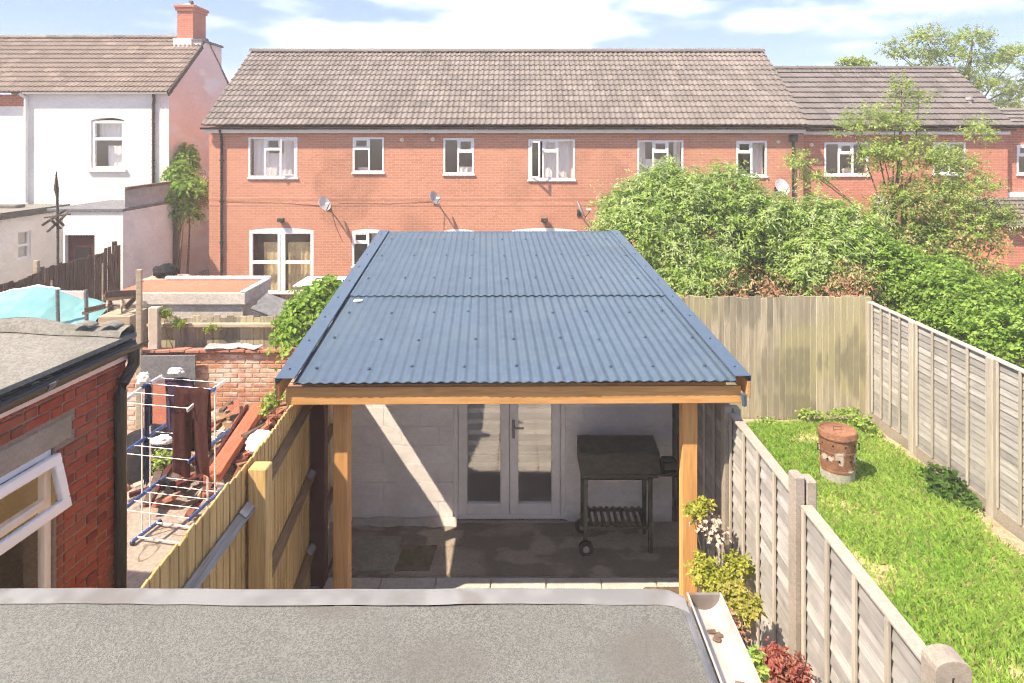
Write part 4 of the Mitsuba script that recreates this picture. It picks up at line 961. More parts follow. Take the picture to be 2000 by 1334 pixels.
for i in range(9):
    y, x = (2.66 - 0.10 * rng.random(), gc[0] + 0.05 * (rng.random() - 0.6)) if i < 4 else (0.9 + 1.7 * rng.random(), gc[0] + 0.03 * rng.normal())
    dx = min(abs(x - gc[0]), 0.055)
    put(MB().box((x, y, gc[1] - math.sqrt(0.062 ** 2 - dx ** 2) + 0.006), (0.012 + 0.012 * rng.random(), 0.02 + 0.02 * rng.random(), 0.008), rotz(rng.random() * 3), 0.003), 'leaf_scrap', 'm_bark', gk)
# ---------------------------------------------------------------- canopy with the blue corrugated roof
cn = thing('garden_canopy', 'open timber canopy with a blue-grey corrugated roof', 'canopy')
FL, FR = np.array([-2.124, 5.98, 2.375]), np.array([2.048, 6.02, 2.385])
BL, BR = np.array([-2.42, 11.9, 2.91]), np.array([1.75, 11.93, 2.91])
def S(s, t, h=0.0): return (FL * (1 - s) + FR * s) * (1 - t) + (BL * (1 - s) + BR * s) * t + np.array([0, -0.09 * h, h])
PITCH = 0.0965 / 4.172
def corr(s): return 0.0066 * np.cos(2 * np.pi * s / PITCH)
edges = [0.036, 0.215, 0.44, 0.665, 0.89, 0.971]
for r, (t0, t1, lift) in enumerate(((0.0, 0.425, 0.0), (0.402, 1.0, 0.017))):
    for i in range(5):
        s = np.arange(edges[i] - (0.5 * PITCH if i else 0), edges[i + 1] + 1e-6, PITCH / 12)
        up_ = lift + 0.003 * (i % 2) + 0.006
        jit = 0.0010 * rng.normal() if r else 0.0003 * rng.normal()
        ts = np.array([t0 + jit, t0 + 0.004 + jit, (t0 + t1) / 2, t1])
        P = np.array([[S(a_, t, 0.02 + up_ + corr(a_) - (0.002 if t < t0 + 0.003 + jit else 0)) for t in ts] for a_ in s])
        b = MB().grid(P[:, ::1]); Q = P - (0, 0, 0.004)
        b.grid(Q[:, ::-1]); b.grid(np.stack([Q[:, 0], P[:, 0]], 1))
        put(b, 'corrugated_sheet', 'm_blue_sheet', cn, smooth=50)
for side in (0, 1):
    s0, s1 = (0.0, 0.040) if side == 0 else (1.0, 0.967)
    prof = [(s0, -0.13), (s0, 0.074), (s1, 0.074), (s1 + (0.0004 if side == 0 else -0.0004), 0.060)]
    P = np.array([[S(a_, t, h) for a_, h in prof] for t in np.linspace(-0.002, 1.002, 6)])
    Q = np.array([[S(a_, t, h - 0.004) for a_, h in prof] for t in np.linspace(-0.002, 1.002, 6)])
    put(MB().grid(P).grid(Q[:, ::-1]).grid(np.stack([Q[0], P[0]], 1)), 'verge_flashing', 'm_blue_flash', cn)
    put(MB().bar(S(s0 + (0.003 if side == 0 else -0.003), 0.0, -0.055), S(s0 + (0.003 if side == 0 else -0.003), 1.0, -0.055), 0.025, 0.14), 'barge_board', 'm_new_timber_x', cn)
P = np.array([[S(s, 0.99, 0.02), S(s, 0.998, 0.058), S(s, 1.004, 0.05), S(s, 1.005, -0.05)] for s in np.linspace(0.0, 1.0, 12)])
put(MB().grid(P), 'top_flashing', 'm_blue_flash', cn)
for t in (0.045, 0.165, 0.30, 0.52, 0.72, 0.90):
    for i in range(9):
        s = round((0.075 + i * 0.107 + 0.006 * rng.normal()) / PITCH) * PITCH
        if s > 0.955: continue
        c = S(s, t + 0.004 * rng.normal(), 0.0066 + 0.028 + (0.017 if t > 0.41 else 0))
        put(MB().lathe([(0.016, -0.010), (0.016, 0.005), (0.010, 0.014), (0.0, 0.015)], c, 8), 'screw_cap', 'm_screw', cn)
for t in np.linspace(0.03, 0.95, 9):
    for s in (0.018, 0.982):
        put(MB().lathe([(0.010, -0.004), (0.010, 0.004), (0.0, 0.008)], S(s, t, 0.078), 8), 'screw_cap', 'm_screw', cn)
put(MB().bar((-2.055, 6.056, 2.262), (1.985, 6.096, 2.262), 0.028, 0.155, b=0.003), 'fascia_board', 'm_new_timber_x', cn)
ss = np.arange(0.036, 0.970, PITCH / 8)
P = np.array([[S(a_, t, h) for t, h in ((0.0012, 0.006), (0.0012, 0.024 + corr(a_)), (0.006, 0.024 + corr(a_)))] for a_ in ss])
put(MB().grid(P), 'eaves_filler', 'm_black_plastic', cn)
put(MB().bar((-2.0, 6.34, 2.27), (1.93, 6.37, 2.27), 0.07, 0.15, b=0.004), 'beam', 'm_new_timber_x', cn)
for x in (-1.632, 1.578):
    put(MB().span((x - 0.070, 6.265, 0.0), (x + 0.070, 6.405, 2.194), 0.006), 'post', 'm_new_timber_z', cn)
for t in (0.12, 0.24, 0.34, 0.55, 0.8, 0.97):
    put(MB().bar(S(0.02, t, -0.045), S(0.98, t, -0.045), 0.045, 0.09), 'purlin', 'm_new_timber_x', cn)
for s in (0.12, 0.35, 0.62, 0.87): put(MB().bar(S(s, 0.07, -0.045) - (0, 0, 0.07), S(s, 0.35, -0.045) - (0, 0, 0.075), 0.045, 0.06), 'rafter', 'm_new_timber_x', cn)
v = np.array(_hv) * (0.05, 0.035, 0.006); put(MB().add(v + S(0.075, 0.375, 0.036), _hf), 'bird_dropping', 'm_cloth_white', cn)
put(MB().tube([(2.0, 6.05, 2.28), (2.01, 6.06, 2.17)], [0.025, 0.02], 8), 'rainwater_outlet', 'm_blue_flash', cn)

# garden room under the back of the canopy: painted blockwork front with double doors
gr = thing('garden_room', 'white painted block garden room with double glazed doors under the canopy', 'outbuilding')
DX0, DX1, DZ1 = -0.775, 0.565, 2.12
WY = 8.1
b = MB().span((-2.26, WY + 0.012, -0.05), (DX0, WY + 0.2, 2.52)).span((DX1, WY + 0.012, -0.05), (1.83, WY + 0.2, 2.52)).span((DX0, WY + 0.012, DZ1), (DX1, WY + 0.2, 2.52))
b.span((-2.26, WY + 0.201, -0.05), (-2.08, 11.6, 2.5)).span((1.64, WY + 0.201, -0.05), (1.80, 11.6, 2.5)).span((-2.0, 11.4, -0.05), (1.62, 11.6, 2.78))
put(b, 'wall', 'm_white_block', gr)
bp = {}
def block(x0, x1, z0, z1):
    w, h = round(x1 - x0, 3), round(z1 - z0, 3)
    if (w, h) not in bp: bp[w, h] = [proto(MB().box((0, 0, 0), (w - 0.0015, 0.1, h - 0.0015), None, 0.0025), 'm_white_block') for _ in range(3)]
    put_copy(bp[w, h][rng.integers(3)], 'block', mat4(rotz(rng.normal(0, 0.002)), ((x0 + x1) / 2, WY + 0.052 + 0.0015 * rng.normal(), (z0 + z1) / 2)), gr)
for r in range(11):
    z0, z1 = 0.03 + r * 0.222, min(0.03 + (r + 1) * 0.222, 2.47)
    if z1 - z0 < 0.1: continue
    for (lo, hi) in (((-2.26, DX0), (DX1, 1.83)) if z0 < DZ1 - 0.05 else ((-2.26, 1.83),)):
        x = lo - (0.22 if r % 2 else 0)
        while x < hi - 0.01:
            a0, a1 = max(x, lo), min(x + 0.44, hi)
            if a1 - a0 > 0.04: block(round(a0, 3), round(a1, 3), z0, z1)
            x += 0.44
dk = MB(); f_ = 0.06; ym = WY + 0.06
def dspan(b, x0, x1, z0, z1, o=0.0): return b.span((x0, ym - 0.035 - o, z0), (x1, ym + 0.035 - o, z1), 0.008)
dspan(dk, DX0, DX0 + f_, 0.02, DZ1); dspan(dk, DX1 - f_, DX1, 0.02, DZ1); dspan(dk, DX0 + f_, DX1 - f_, DZ1 - f_, DZ1); dspan(dk, DX0 + f_, DX1 - f_, 0.02, 0.075)
put(dk, 'door_frame', 'm_upvc_dull', gr)
mid = (DX0 + DX1) / 2
for i, (x0, x1) in enumerate(((DX0 + f_ + 0.004, mid - 0.003), (mid + 0.003, DX1 - f_ - 0.004))):
    s = 0.105; b = MB()
    dspan(b, x0, x0 + s, 0.08, DZ1 - f_ - 0.004, .012); dspan(b, x1 - s, x1, 0.08, DZ1 - f_ - 0.004, .012)
    dspan(b, x0 + s, x1 - s, 0.08, 0.215, .012); dspan(b, x0 + s, x1 - s, DZ1 - f_ - 0.11, DZ1 - f_ - 0.004, .012)
    k = put(b, 'door', 'm_upvc_dull', gr)
    for yy in (ym - 0.012, ym + 0.010):
        put(MB().grid([[[x0 + s, yy, 0.215], [x0 + s, yy, DZ1 - f_ - 0.11]], [[x1 - s, yy, 0.215], [x1 - s, yy, DZ1 - f_ - 0.11]]]), 'pane', 'm_glass_door', k)
    for z in np.arange(0.62, 2.0, 0.13):
        put(MB().bar((x0 + s - 0.02, ym + 0.09, z), (x1 - s + 0.02, ym + 0.09, z), 0.075, 0.006, up=(0, 0.9, 0.5)), 'blind_slat', 'm_blind', k)
    if i: put(MB().span((x0 + 0.03, ym - 0.075, 1.0), (x0 + 0.065, ym - 0.047, 1.22), 0.008).bar((x0 + 0.047, ym - 0.09, 1.13), (x0 + 0.17, ym - 0.09, 1.13), 0.018, 0.022, b=0.006), 'handle', 'm_hub', k)
put(MB().span((-2.0, 9.6, 0), (1.6, 9.7, 2.4)), 'room_wall', 'm_room', gr)
put(MB().span((-2.0, WY + 0.21, -0.02), (1.62, 9.6, 0.03)), 'room_floor', 'm_room', gr)
put(MB().span((DX0 - 0.02, WY - 0.03, 0.0), (DX1 + 0.02, WY + 0.012, 0.028), 0.006), 'threshold', 'm_concrete_post', gr)
# crumpled plastic membrane along the foot of the wall
xs = np.linspace(-1.95, -0.72, 60)
nz_ = meshkit.fbm(np.stack([xs * 5, xs * 0, xs * 0], -1), 4, 3); nz2 = meshkit.fbm(np.stack([xs * 6, xs * 0 + 5, xs * 0], -1), 4, 9)
P = np.array([[(x, WY - 0.004, 0.05 + 0.05 * q), (x, WY - 0.03 - 0.05 * q, 0.035 + 0.04 * q2), (x, WY - 0.07 - 0.12 * q, 0.016 + 0.03 * q2 * q)] for x, q, q2 in zip(xs, nz_, nz2)])
put(MB().grid(P).grid((P - (0, 0.002, 0.003))[:, ::-1]), 'plastic_membrane', 'm_gutter_white', None, 'crumpled white plastic membrane along the foot of the garden room wall', 'plastic sheet', smooth=True)

# trolley barbecue
bq = thing('trolley_barbecue', 'black wheeled trolley barbecue with a closed lid and slatted bottom shelf', 'barbecue')
bx0, bx1, by0, by1 = 0.68, 1.55, 7.46, 7.88
prof = Polygon([(by0, 0.0), (by1, 0.0), (by1, 0.245), (by1 - 0.02, 0.255), (by0 + 0.025, 0.23), (by0 + 0.008, 0.222), (by0, 0.205)])
m = trimesh.creation.extrude_polygon(prof, bx1 - bx0, engine='earcut'); v = np.array(m.vertices)
put(MB().add(np.stack([bx0 + v[:, 2], v[:, 0], 0.885 + v[:, 1]], 1), np.array(m.faces)), 'lid', 'm_bbq_lid', bq)
put(MB().span((bx0 + 0.012, by0 + 0.012, 0.83), (bx1 - 0.012, by1 - 0.012, 0.882), 0.008).span((bx0 + 0.05, by0 + 0.06, 0.78), (bx1 - 0.05, by1 - 0.06, 0.829), 0.03), 'firebox', 'm_bbq', bq)
for x, y in ((bx0 + 0.06, by0 + 0.03), (bx0 + 0.06, by1 - 0.03), (bx1 - 0.10, by0 + 0.03), (bx1 - 0.10, by1 - 0.03)):
    put(MB().span((x - 0.022, y - 0.022, 0.10 if x < 1 else 0.0), (x + 0.022, y + 0.022, 0.83), 0.004), 'leg', 'm_bbq', bq)
for y in (by0 + 0.03, by1 - 0.03): put(MB().span((bx0 + 0.06, y - 0.015, 0.27), (bx1 - 0.10, y + 0.015, 0.30), 0.004), 'side_bar', 'm_bbq', bq)
for i in range(9):
    x = bx0 + 0.12 + i * 0.073
    put(MB().span((x - 0.020, by0 + 0.01, 0.301), (x + 0.020, by1 - 0.01, 0.318), 0.004), 'shelf_slat', 'm_bbq_wood', bq)
for y in (by0 - 0.02, by1 + 0.0):
    c = np.array([bx0 + 0.06, y, 0.085])
    k = put(MB().tube([c + (0, -0.022, 0), c + (0, 0.022, 0)], 0.080, 20), 'wheel', 'm_rubber', bq)
    put(MB().tube([c + (0, -0.03, 0), c + (0, 0.03, 0)], 0.035, 12), 'hub', 'm_hub', k)
put(MB().span((bx1 + 0.005, by0 + 0.05, 0.83), (bx1 + 0.26, by1 - 0.05, 0.86), 0.006), 'side_shelf', 'm_bbq', bq)
put(MB().span((bx1 + 0.05, by0 + 0.10, 0.861), (bx1 + 0.22, by1 - 0.15, 0.97), 0.02), 'black_tray', 'm_bbq', None, 'small black tray on the side shelf of the barbecue', 'tray')
# ---------------------------------------------------------------- treated timber fence on the yard side
lf = thing('treated_timber_fence', 'fresh yellowish vertical board fence between the yard and the canopy', 'fence')
def fence_x(y): return -1.955 if y < 4.98 else -1.955 - 0.092 * (y - 4.98)
y = 2.80; i = 0
while y < 8.085:
    w = 0.094 + 0.004 * rng.random()
    if True:
        x = fence_x(y); a = math.atan(0.092) if y > 4.98 else 0.0
        zt = 2.2 - 0.072 * max(0, y - 4.98) + 0.006 * rng.normal()
        put(MB().box((x, y + w / 2, zt / 2 + 0.01), (0.016, w + 0.008, zt - 0.02), rotz(a + 0.085 + rng.normal(0, 0.012)), 0.003), 'board', 'm_fence_treated', lf)
    y += w + 0.002 + 0.008 * (rng.random() > 0.7); i += 1
def arris(y0, y1, z, m):
    x0, x1 = fence_x(y0 + 0.01) + 0.025, fence_x(y1 - 0.01) + 0.025
    b = MB(); tri = np.array([(0, -0.04), (0.062, 0.0), (0, 0.04)])
    v = np.array([[x0 + t[0], y0, z + t[1]] for t in tri] + [[x1 + t[0], y1, z + t[1]] for t in tri])
    b.add(v, [[0, 1, 2], [5, 4, 3], [0, 3, 4], [0, 4, 1], [1, 4, 5], [1, 5, 2], [2, 5, 3], [2, 3, 0]])
    return put(b, 'rail', m, lf)
for z in (1.90, 1.15, 0.40):
    arris(2.80, 4.86, z, 'm_rail'); arris(5.0, 6.94, z, 'm_rail_brown'); arris(7.06, 8.08, z, 'm_rail_brown')
for (y, z) in ((4.80, 1.90), (6.86, 1.90), (6.86, 1.15), (6.86, 0.40), (5.06, 1.15)):
    x = fence_x(y) + 0.03
    put(MB().bar((x + 0.024, y - 0.09, z + 0.033), (x + 0.024, y + 0.06, z + 0.033), 0.06, 0.006, up=(0.6, 0, 0.8)).bar((x + 0.024, y - 0.09, z - 0.024), (x + 0.024, y + 0.06, z - 0.024), 0.06, 0.006, up=(0.6, 0, -0.8)), 'bracket', 'm_galvanised', lf)
px0 = fence_x(4.9) + 0.10
put(MB().span((px0 - 0.07, 4.86, 0), (px0 + 0.062, 4.985, 2.18), 0.008), 'post', 'm_fence_treated', lf)
put(MB().span((-1.93, 2.72, 0), (-1.80, 2.80, 2.18), 0.008), 'post', 'm_fence_treated', lf)
put(MB().span((fence_x(7.0) + 0.03, 6.93, 0), (fence_x(7.0) + 0.175, 7.06, 2.36), 0.008), 'old_post', 'm_dark_red', lf, label='dark red post under the canopy')

# ---------------------------------------------------------------- grey lap panel fences of the next garden
def post_mesh(y, x, z, w, dome):
    b = MB()
    if dome:
        n = 9; a = np.linspace(0, np.pi, n)
        g = Polygon([(-w / 2, 0), (w / 2, 0), (w / 2, z - w * 0.28)] + [(w / 2 * math.cos(t), z - w * 0.28 + w * 0.28 * math.sin(t)) for t in a[1:-1]] + [(-w / 2, z - w * 0.28)])
        g = g.difference(sbox(-0.008, z - 0.30, 0.006, z - 0.075))
        m = trimesh.creation.extrude_polygon(g, w * 0.7, engine='earcut'); v = np.array(m.vertices)
        b.add(np.stack([x + v[:, 0], y + w * 0.35 - v[:, 2], v[:, 1]], 1), np.array(m.faces))
        b.span((x - 0.03, y + 0.01, 0.1), (x + 0.03, y + 0.03, z - 0.1))
    else:
        for s in (-1, 1): b.span((x + s * 0.042 - 0.036, y - w / 2, -0.05), (x + s * 0.042 + 0.036, y + w / 2, z + (0.0 if s > 0 else 0.03)), 0.008)
        b.span((x - 0.02, y - w / 2 + 0.045, -0.05), (x + 0.02, y + w / 2 - 0.045, z - 0.02))
    return b
def lap_panel(fk, x, ya, yb, zt, side, proud=0.020):
    """one overlap panel between two posts; side: which face carries the battens"""
    n = 19; zb = 0.16; h = (zt - zb - 0.03) / n
    put(MB().span((x - 0.022, ya, -0.03), (x + 0.022, yb, zb - 0.004), 0.006), 'gravel_board', 'm_concrete_post', fk)
    for i in range(n):
        zc = zb + h * (i + 0.5)
        b = MB(); L_ = yb - ya - 0.02; m = 6
        ys_ = np.linspace(ya + 0.01, yb - 0.01, m)
        wob = 0.006 * (meshkit.noise(np.stack([ys_ * 1.7 + i * 7 + x, ys_ * 0, ys_ * 0], -1), i) - 0.5)
        lo, hi = zc - h * 0.62 + wob, zc + h * 0.62 + 0 * wob
        tx = 0.011
        P = np.array([[(x + side * proud, y_, l), (x + side * (proud - 0.011), y_, l), (x - side * proud, y_, hh), (x - side * (proud - 0.010), y_, hh), (x + side * proud, y_, l)] for y_, l, hh in zip(ys_, lo, hi)])
        b.grid(P if side < 0 else P[:, ::-1])
        put(b, 'slat', 'm_grey_slat', fk)
    nb_ = 5
    for i in range(nb_):
        y_ = ya + 0.03 + (yb - ya - 0.06) * i / (nb_ - 1)
        put(MB().span((x + side * 0.0205, y_ - 0.019, zb + 0.001), (x + side * 0.040, y_ + 0.019, zt - 0.031), 0.003), 'batten', 'm_grey_batten', fk)
        put(MB().span((x - side * 0.0205, y_ - 0.019, zb + 0.001), (x - side * 0.040, y_ + 0.019, zt - 0.031), 0.003), 'batten', 'm_grey_batten', fk)
    put(MB().span((x - 0.042, ya + 0.004, zt - 0.030), (x + 0.042, yb - 0.004, zt - 0.008), 0.004), 'cap', 'm_grey_batten', fk)

f1 = thing('grey_panel_fence', 'weathered grey overlap panel fence beside the canopy, with concrete posts', 'fence')
px_ = [1.56, 3.19, 4.80, 6.42, 8.04, 9.66, 11.08]
for i in range(len(px_) - 1): lap_panel(f1, 2.0, px_[i] + 0.06, px_[i + 1] - 0.06, 2.0, -1)
for i, y in enumerate(px_): put(post_mesh(y, 2.0, 2.15 if i == 2 else (2.12 if i == 1 else 2.02), 0.165 if i == 1 else 0.12, i == 1), 'post', 'm_concrete_post', f1)
f2 = thing('pale_panel_fence', 'pale grey overlap panel fence along the far side of the lawn', 'fence')
px_ = [3.28, 4.93, 6.57, 8.22, 9.87, 11.10]
for i in range(len(px_) - 1): lap_panel(f2, 5.74, px_[i] + 0.06, px_[i + 1] - 0.06, 1.93, -1, 0.0135)
for y in px_: put(MB().span((5.67, y - 0.055, -0.05), (5.80, y + 0.055, 1.92), 0.01), 'post', 'm_grey_batten', f2)
f3 = thing('mossy_board_fence', 'tall stained vertical board fence across the end of the lawn', 'fence')
x = 2.06; i = 0
while x < 5.66:
    w = 0.10
    zt = 2.0 + 0.012 * rng.normal()
    put(MB().box((x + w / 2, 11.13, zt / 2), (w * 1.08, 0.018, zt), rotz(0.10 + rng.normal(0, 0.012)), 0.004), 'board', 'm_back_board', f3)
    x += w
for z in (0.4, 1.7): put(MB().span((2.06, 11.16, z - 0.04), (5.66, 11.21, z + 0.04)), 'rail', 'm_old_timber', f3)
# ---------------------------------------------------------------- plants
def unit(v): return v / np.maximum(np.linalg.norm(v, axis=-1, keepdims=True), 1e-9)

def leaf_faces(pos, axis, nrm, L, W, col):
    """diamond leaves folded along the midrib: pos (n,3) their bases"""
    n = len(pos); axis = unit(axis); side = unit(np.cross(axis, nrm)); nn = np.cross(side, axis)
    L, W = L[:, None], W[:, None]
    a = pos; c = pos + axis * L - nn * L * 0.12; mid = pos + axis * L * 0.45
    l = mid - side * W + nn * W * 0.35; r = mid + side * W + nn * W * 0.35
    v = np.stack([a, l, c, r], 1).reshape(-1, 3)
    i = np.arange(n) * 4
    f = np.concatenate([np.stack([i, i + 2, i + 1], 1), np.stack([i, i + 3, i + 2], 1)])
    return v, f, np.repeat(col, 4, 0)

def foliage(seed, blobs, n_spray, spray, per, L, W, palette, rise=0.5, droop=0.35, shell=0.55, clump=0.0):
    """leafy sprays that start inside the blobs (centre, radii) and reach outward. Returns vertices, faces, colours and the sprays' paths"""
    r = np.random.default_rng(seed)
    vol = np.array([np.prod(np.asarray(b[1])) ** (2 / 3) for b in blobs]); pick = r.choice(len(blobs), n_spray, p=vol / vol.sum())
    C = np.array([b[0] for b in blobs], float)[pick]; Rr = np.array([b[1] for b in blobs], float)[pick]
    d = unit(r.normal(size=(n_spray, 3))); d[:, 2] = np.where(d[:, 2] < -0.35, -d[:, 2] * 0.6, d[:, 2]); d = unit(d)
    rho = shell + (1 - shell) * r.random(n_spray) ** 0.6
    if clump:
        g = meshkit.noise(C * 0 + d * 3.1 + pick[:, None] * 7.3, seed)
        rho = rho * (1 - clump + 2 * clump * g)
    start = C + d * Rr * rho[:, None]
    sd = unit(d + np.array([0, 0, rise]) + 0.45 * r.normal(size=(n_spray, 3)))
    sl = spray * (0.6 + 0.8 * r.random(n_spray))
    t = (np.arange(per) + 0.6) / per
    T_ = t[None, :, None]
    path = start[:, None] + sd[:, None] * sl[:, None, None] * T_ - np.array([0, 0, 1.0]) * (droop * sl)[:, None, None] * T_ ** 2
    pos = path.reshape(-1, 3); n = len(pos)
    ax0 = np.repeat(sd, per, 0)
    rad = unit(np.cross(ax0, r.normal(size=(n, 3))))
    axis = unit(0.55 * ax0 + 0.85 * rad - np.array([0, 0, 0.35 * droop * 2]))
    nrm = unit(np.array([0, 0, 1.0]) + 0.6 * np.repeat(d, per, 0) + 0.5 * r.normal(size=(n, 3)))
    pal = np.array(palette, float); u = np.clip(np.repeat(r.random(n_spray), per) * 0.65 + 0.35 * r.random(n), 0, 0.999) * (len(pal) - 1)
    k = u.astype(int); col = pal[k] * (1 - (u - k))[:, None] + pal[np.minimum(k + 1, len(pal) - 1)] * (u - k)[:, None]
    col = col * (0.8 + 0.4 * r.random((n, 1)))
    ll = L * (0.6 + 0.7 * r.random(n)) * np.tile(1.15 - 0.5 * t, n_spray); ww = W * (0.7 + 0.5 * r.random(n)) * np.tile(1.1 - 0.35 * t, n_spray)
    return (*leaf_faces(pos, axis, nrm, ll, ww, col), start, path)

def put_leaves(parts, name, parent, m='m_leaf'):
    v = np.vstack([p[0] for p in parts]); c = np.vstack([p[2] for p in parts]); o = np.cumsum([0] + [len(p[0]) for p in parts])
    f = np.vstack([p[1] + q for p, q in zip(parts, o)])
    k = key_for(parent + '__' + name); scene[k] = mikit.ply((v, f), m, False, color=c)
    return k

def stems(parent, base, tips, seed, r0=0.03, name='stem', m='m_bark', bend=0.25):
    r = np.random.default_rng(seed); b = MB(); base = np.asarray(base, float)
    for tip in tips:
        bb = base + np.array([0.12 * r.normal(), 0.12 * r.normal(), 0]) * (r0 / 0.03)
        mid = (bb + tip) / 2 + bend * 0.4 * r.normal(size=3) * (1, 1, 0.3) + (0, 0, 0.1 * abs(tip[2] - bb[2]))
        t = np.linspace(0, 1, 7)[:, None]
        pts = bb * (1 - t) ** 2 + 2 * mid * t * (1 - t) + np.asarray(tip) * t ** 2
        b.tube(pts, np.linspace(r0, r0 * 0.25, 7), 6)
    return put(b, name, m, parent, smooth=True)

def blob(px, py, d, rx, ry, rz): return (at(px, py, d), (rx, ry, rz))
GREEN = [(0.10, 0.18, 0.035), (0.21, 0.34, 0.06), (0.33, 0.48, 0.11), (0.45, 0.56, 0.20)]
SILVER = [(0.20, 0.31, 0.10), (0.33, 0.46, 0.17), (0.45, 0.57, 0.26), (0.56, 0.64, 0.38)]
BRIGHT = [(0.10, 0.20, 0.035), (0.20, 0.34, 0.06), (0.31, 0.47, 0.10), (0.42, 0.56, 0.17)]
PALE = [(0.20, 0.25, 0.09), (0.33, 0.39, 0.15), (0.43, 0.45, 0.21), (0.48, 0.41, 0.22)]
BROWN = [(0.20, 0.12, 0.07), (0.33, 0.20, 0.12), (0.40, 0.30, 0.16), (0.28, 0.29, 0.12)]

k = thing('buddleia_bush', 'big sprawling pale green bush with narrow leaves behind the mossy board fence', 'bush')
BL_ = [blob(1270, 475, 13.6, .95, .9, .85), blob(1340, 420, 14.0, .95, .9, .80), blob(1450, 452, 13.8, 1.05, .9, .85), blob(1560, 462, 13.9, 1.0, .9, .72), blob(1640, 470, 13.6, .8, .8, .7),
       blob(1350, 535, 13.0, .9, .7, .6), blob(1500, 500, 14.0, 1.2, .6, .8), blob(1500, 560, 14.6, 1.5, .5, .9), blob(1610, 520, 12.9, .9, .7, .65), blob(1280, 385, 14.2, .5, .5, .5), blob(1420, 375, 14.1, .45, .5, .5), blob(1305, 350, 14.3, .25, .3, .35), blob(1230, 430, 14.0, .55, .6, .7),
       blob(1340, 570, 12.4, .55, .45, .4), blob(1590, 550, 12.5, .4, .4, .4)]
fo = foliage(21, BL_, 6400, 0.44, 10, 0.135, 0.020, SILVER[:2] + GREEN[2:] + SILVER[2:], 0.8, 0.7, 0.42, 0.38)
fo2 = foliage(22, BL_, 1500, 0.30, 8, 0.11, 0.030, GREEN, 0.3, 0.6, 0.45, 0.1)
shoots = foliage(23, BL_, 260, 0.62, 13, 0.11, 0.016, SILVER[1:] + PALE[1:2], 1.5, 0.25, 0.85)
put_leaves([fo, fo2, shoots], 'foliage', k)
stems(k, (4.3, 13.4, -0.05), [b_[0] + (0, 0, 0.2) for b_ in BL_], 5, 0.05, bend=0.8)
k2_ = thing('withered_growth', 'brown withered shoots in the shade at the foot of the big pale green bush', 'shrub')
put_leaves([foliage(24, [blob(1470, 560, 12.0, .55, .25, .35), blob(1660, 560, 11.9, .35, .25, .45)], 90, 0.45, 8, 0.10, 0.018, BROWN, 0.2, 1.0, 0.3)], 'foliage', k2_, 'm_dry_leaf')
stems(k2_, (4.4, 12.2, -0.05), [at(px, py, 12.0) for px, py in ((1430, 560), (1480, 550), (1510, 570), (1640, 540), (1680, 560), (1665, 520))], 15, 0.02)

k = thing('thin_tree', 'tall thin young tree with sparse light green leaves in front of the setback block', 'tree')
TB = [blob(1760, 190, 14.8, .18, .2, .45), blob(1752, 250, 14.8, .38, .4, .45), blob(1700, 245, 14.8, .22, .3, .45), blob(1795, 205, 14.8, .18, .2, .35), blob(1660, 260, 14.7, .20, .25, .4), blob(1770, 320, 14.7, .85, .6, .55), blob(1720, 310, 14.6, .40, .4, .35), blob(1850, 330, 14.8, .55, .5, .45), blob(1910, 270, 14.8, .25, .3, .40), blob(1890, 380, 14.6, .55, .5, .5),
      blob(1800, 400, 14.5, .9, .6, .6), blob(1560, 330, 14.6, .18, .2, .35), blob(1590, 355, 14.6, .28, .3, .22), blob(1745, 485, 14.4, .75, .6, .5), blob(1860, 450, 14.4, .8, .6, .6)]
put_leaves([foliage(31, TB, 2300, 0.32, 9, 0.085, 0.020, GREEN[1:] + PALE[1:3], 0.8, 0.35, 0.25, 0.2)], 'foliage', k)
tr = MB().tube([(8.2, 14.6, -0.05), (8.15, 14.6, 1.5), (8.1, 14.7, 3.0), at(1755, 330, 14.8), at(1760, 240, 14.8), at(1761, 165, 14.8)], [0.09, 0.075, 0.055, 0.035, 0.02, 0.006], 8)
put(tr, 'trunk', 'm_bark', k, smooth=True)
stems(k, (8.12, 14.65, 2.3), [b_[0] + (0, 0, b_[1][2] * 0.6) for b_ in TB], 6, 0.022, 'limb')
k = thing('brown_dying_bush', 'loose brownish half-dead bush below the thin tree, near the tiled lean-to', 'bush')
DB = [blob(1800, 500, 14.0, .75, .6, .55), blob(1880, 480, 14.2, .8, .6, .65), blob(1760, 430, 14.2, .55, .5, .6), blob(1870, 540, 13.6, .75, .5, .45), blob(1930, 440, 14.4, .45, .5, .55)]
put_leaves([foliage(41, DB, 420, 0.40, 8, 0.085, 0.022, BROWN + PALE[2:], 0.7, 0.3, 0.2)], 'dry_foliage', k, 'm_dry_leaf')
put_leaves([foliage(42, DB, 1050, 0.34, 8, 0.085, 0.022, GREEN[1:3] + PALE[:2], 0.7, 0.3, 0.3)], 'foliage', k)
stems(k, (8.9, 14.0, -0.05), [b_[0] + np.array([q, 0, 0.35]) for b_ in DB for q in (-0.4, 0, 0.4)], 8, 0.02)
k = thing('bright_green_hedge', 'dense bright green leafy hedge leaning over the pale panel fence', 'hedge')
HB = [blob(1740, 545, 12.6, .60, .7, .65), blob(1690, 500, 13.0, .4, .5, .5), blob(1790, 595, 12.2, .55, .7, .6), blob(1850, 590, 11.6, .55, .7, .55), blob(1900, 640, 10.8, .55, .8, .5), blob(1960, 610, 11.4, .8, .8, .5), blob(1985, 680, 9.6, .45, .8, .5), blob(2030, 600, 11.4, .6, .8, .6), blob(1950, 640, 11.0, .6, .8, .6), blob(1820, 540, 12.6, .6, .6, .35), blob(2060, 690, 9.6, .7, .8, .6), blob(1760, 590, 12.4, .5, .5, .5), blob(1830, 625, 11.6, .45, .6, .4)]
HB = [(np.array([max(c[0], 5.98 + r_[0] * 0.75), c[1], c[2]]), r_) for c, r_ in HB]
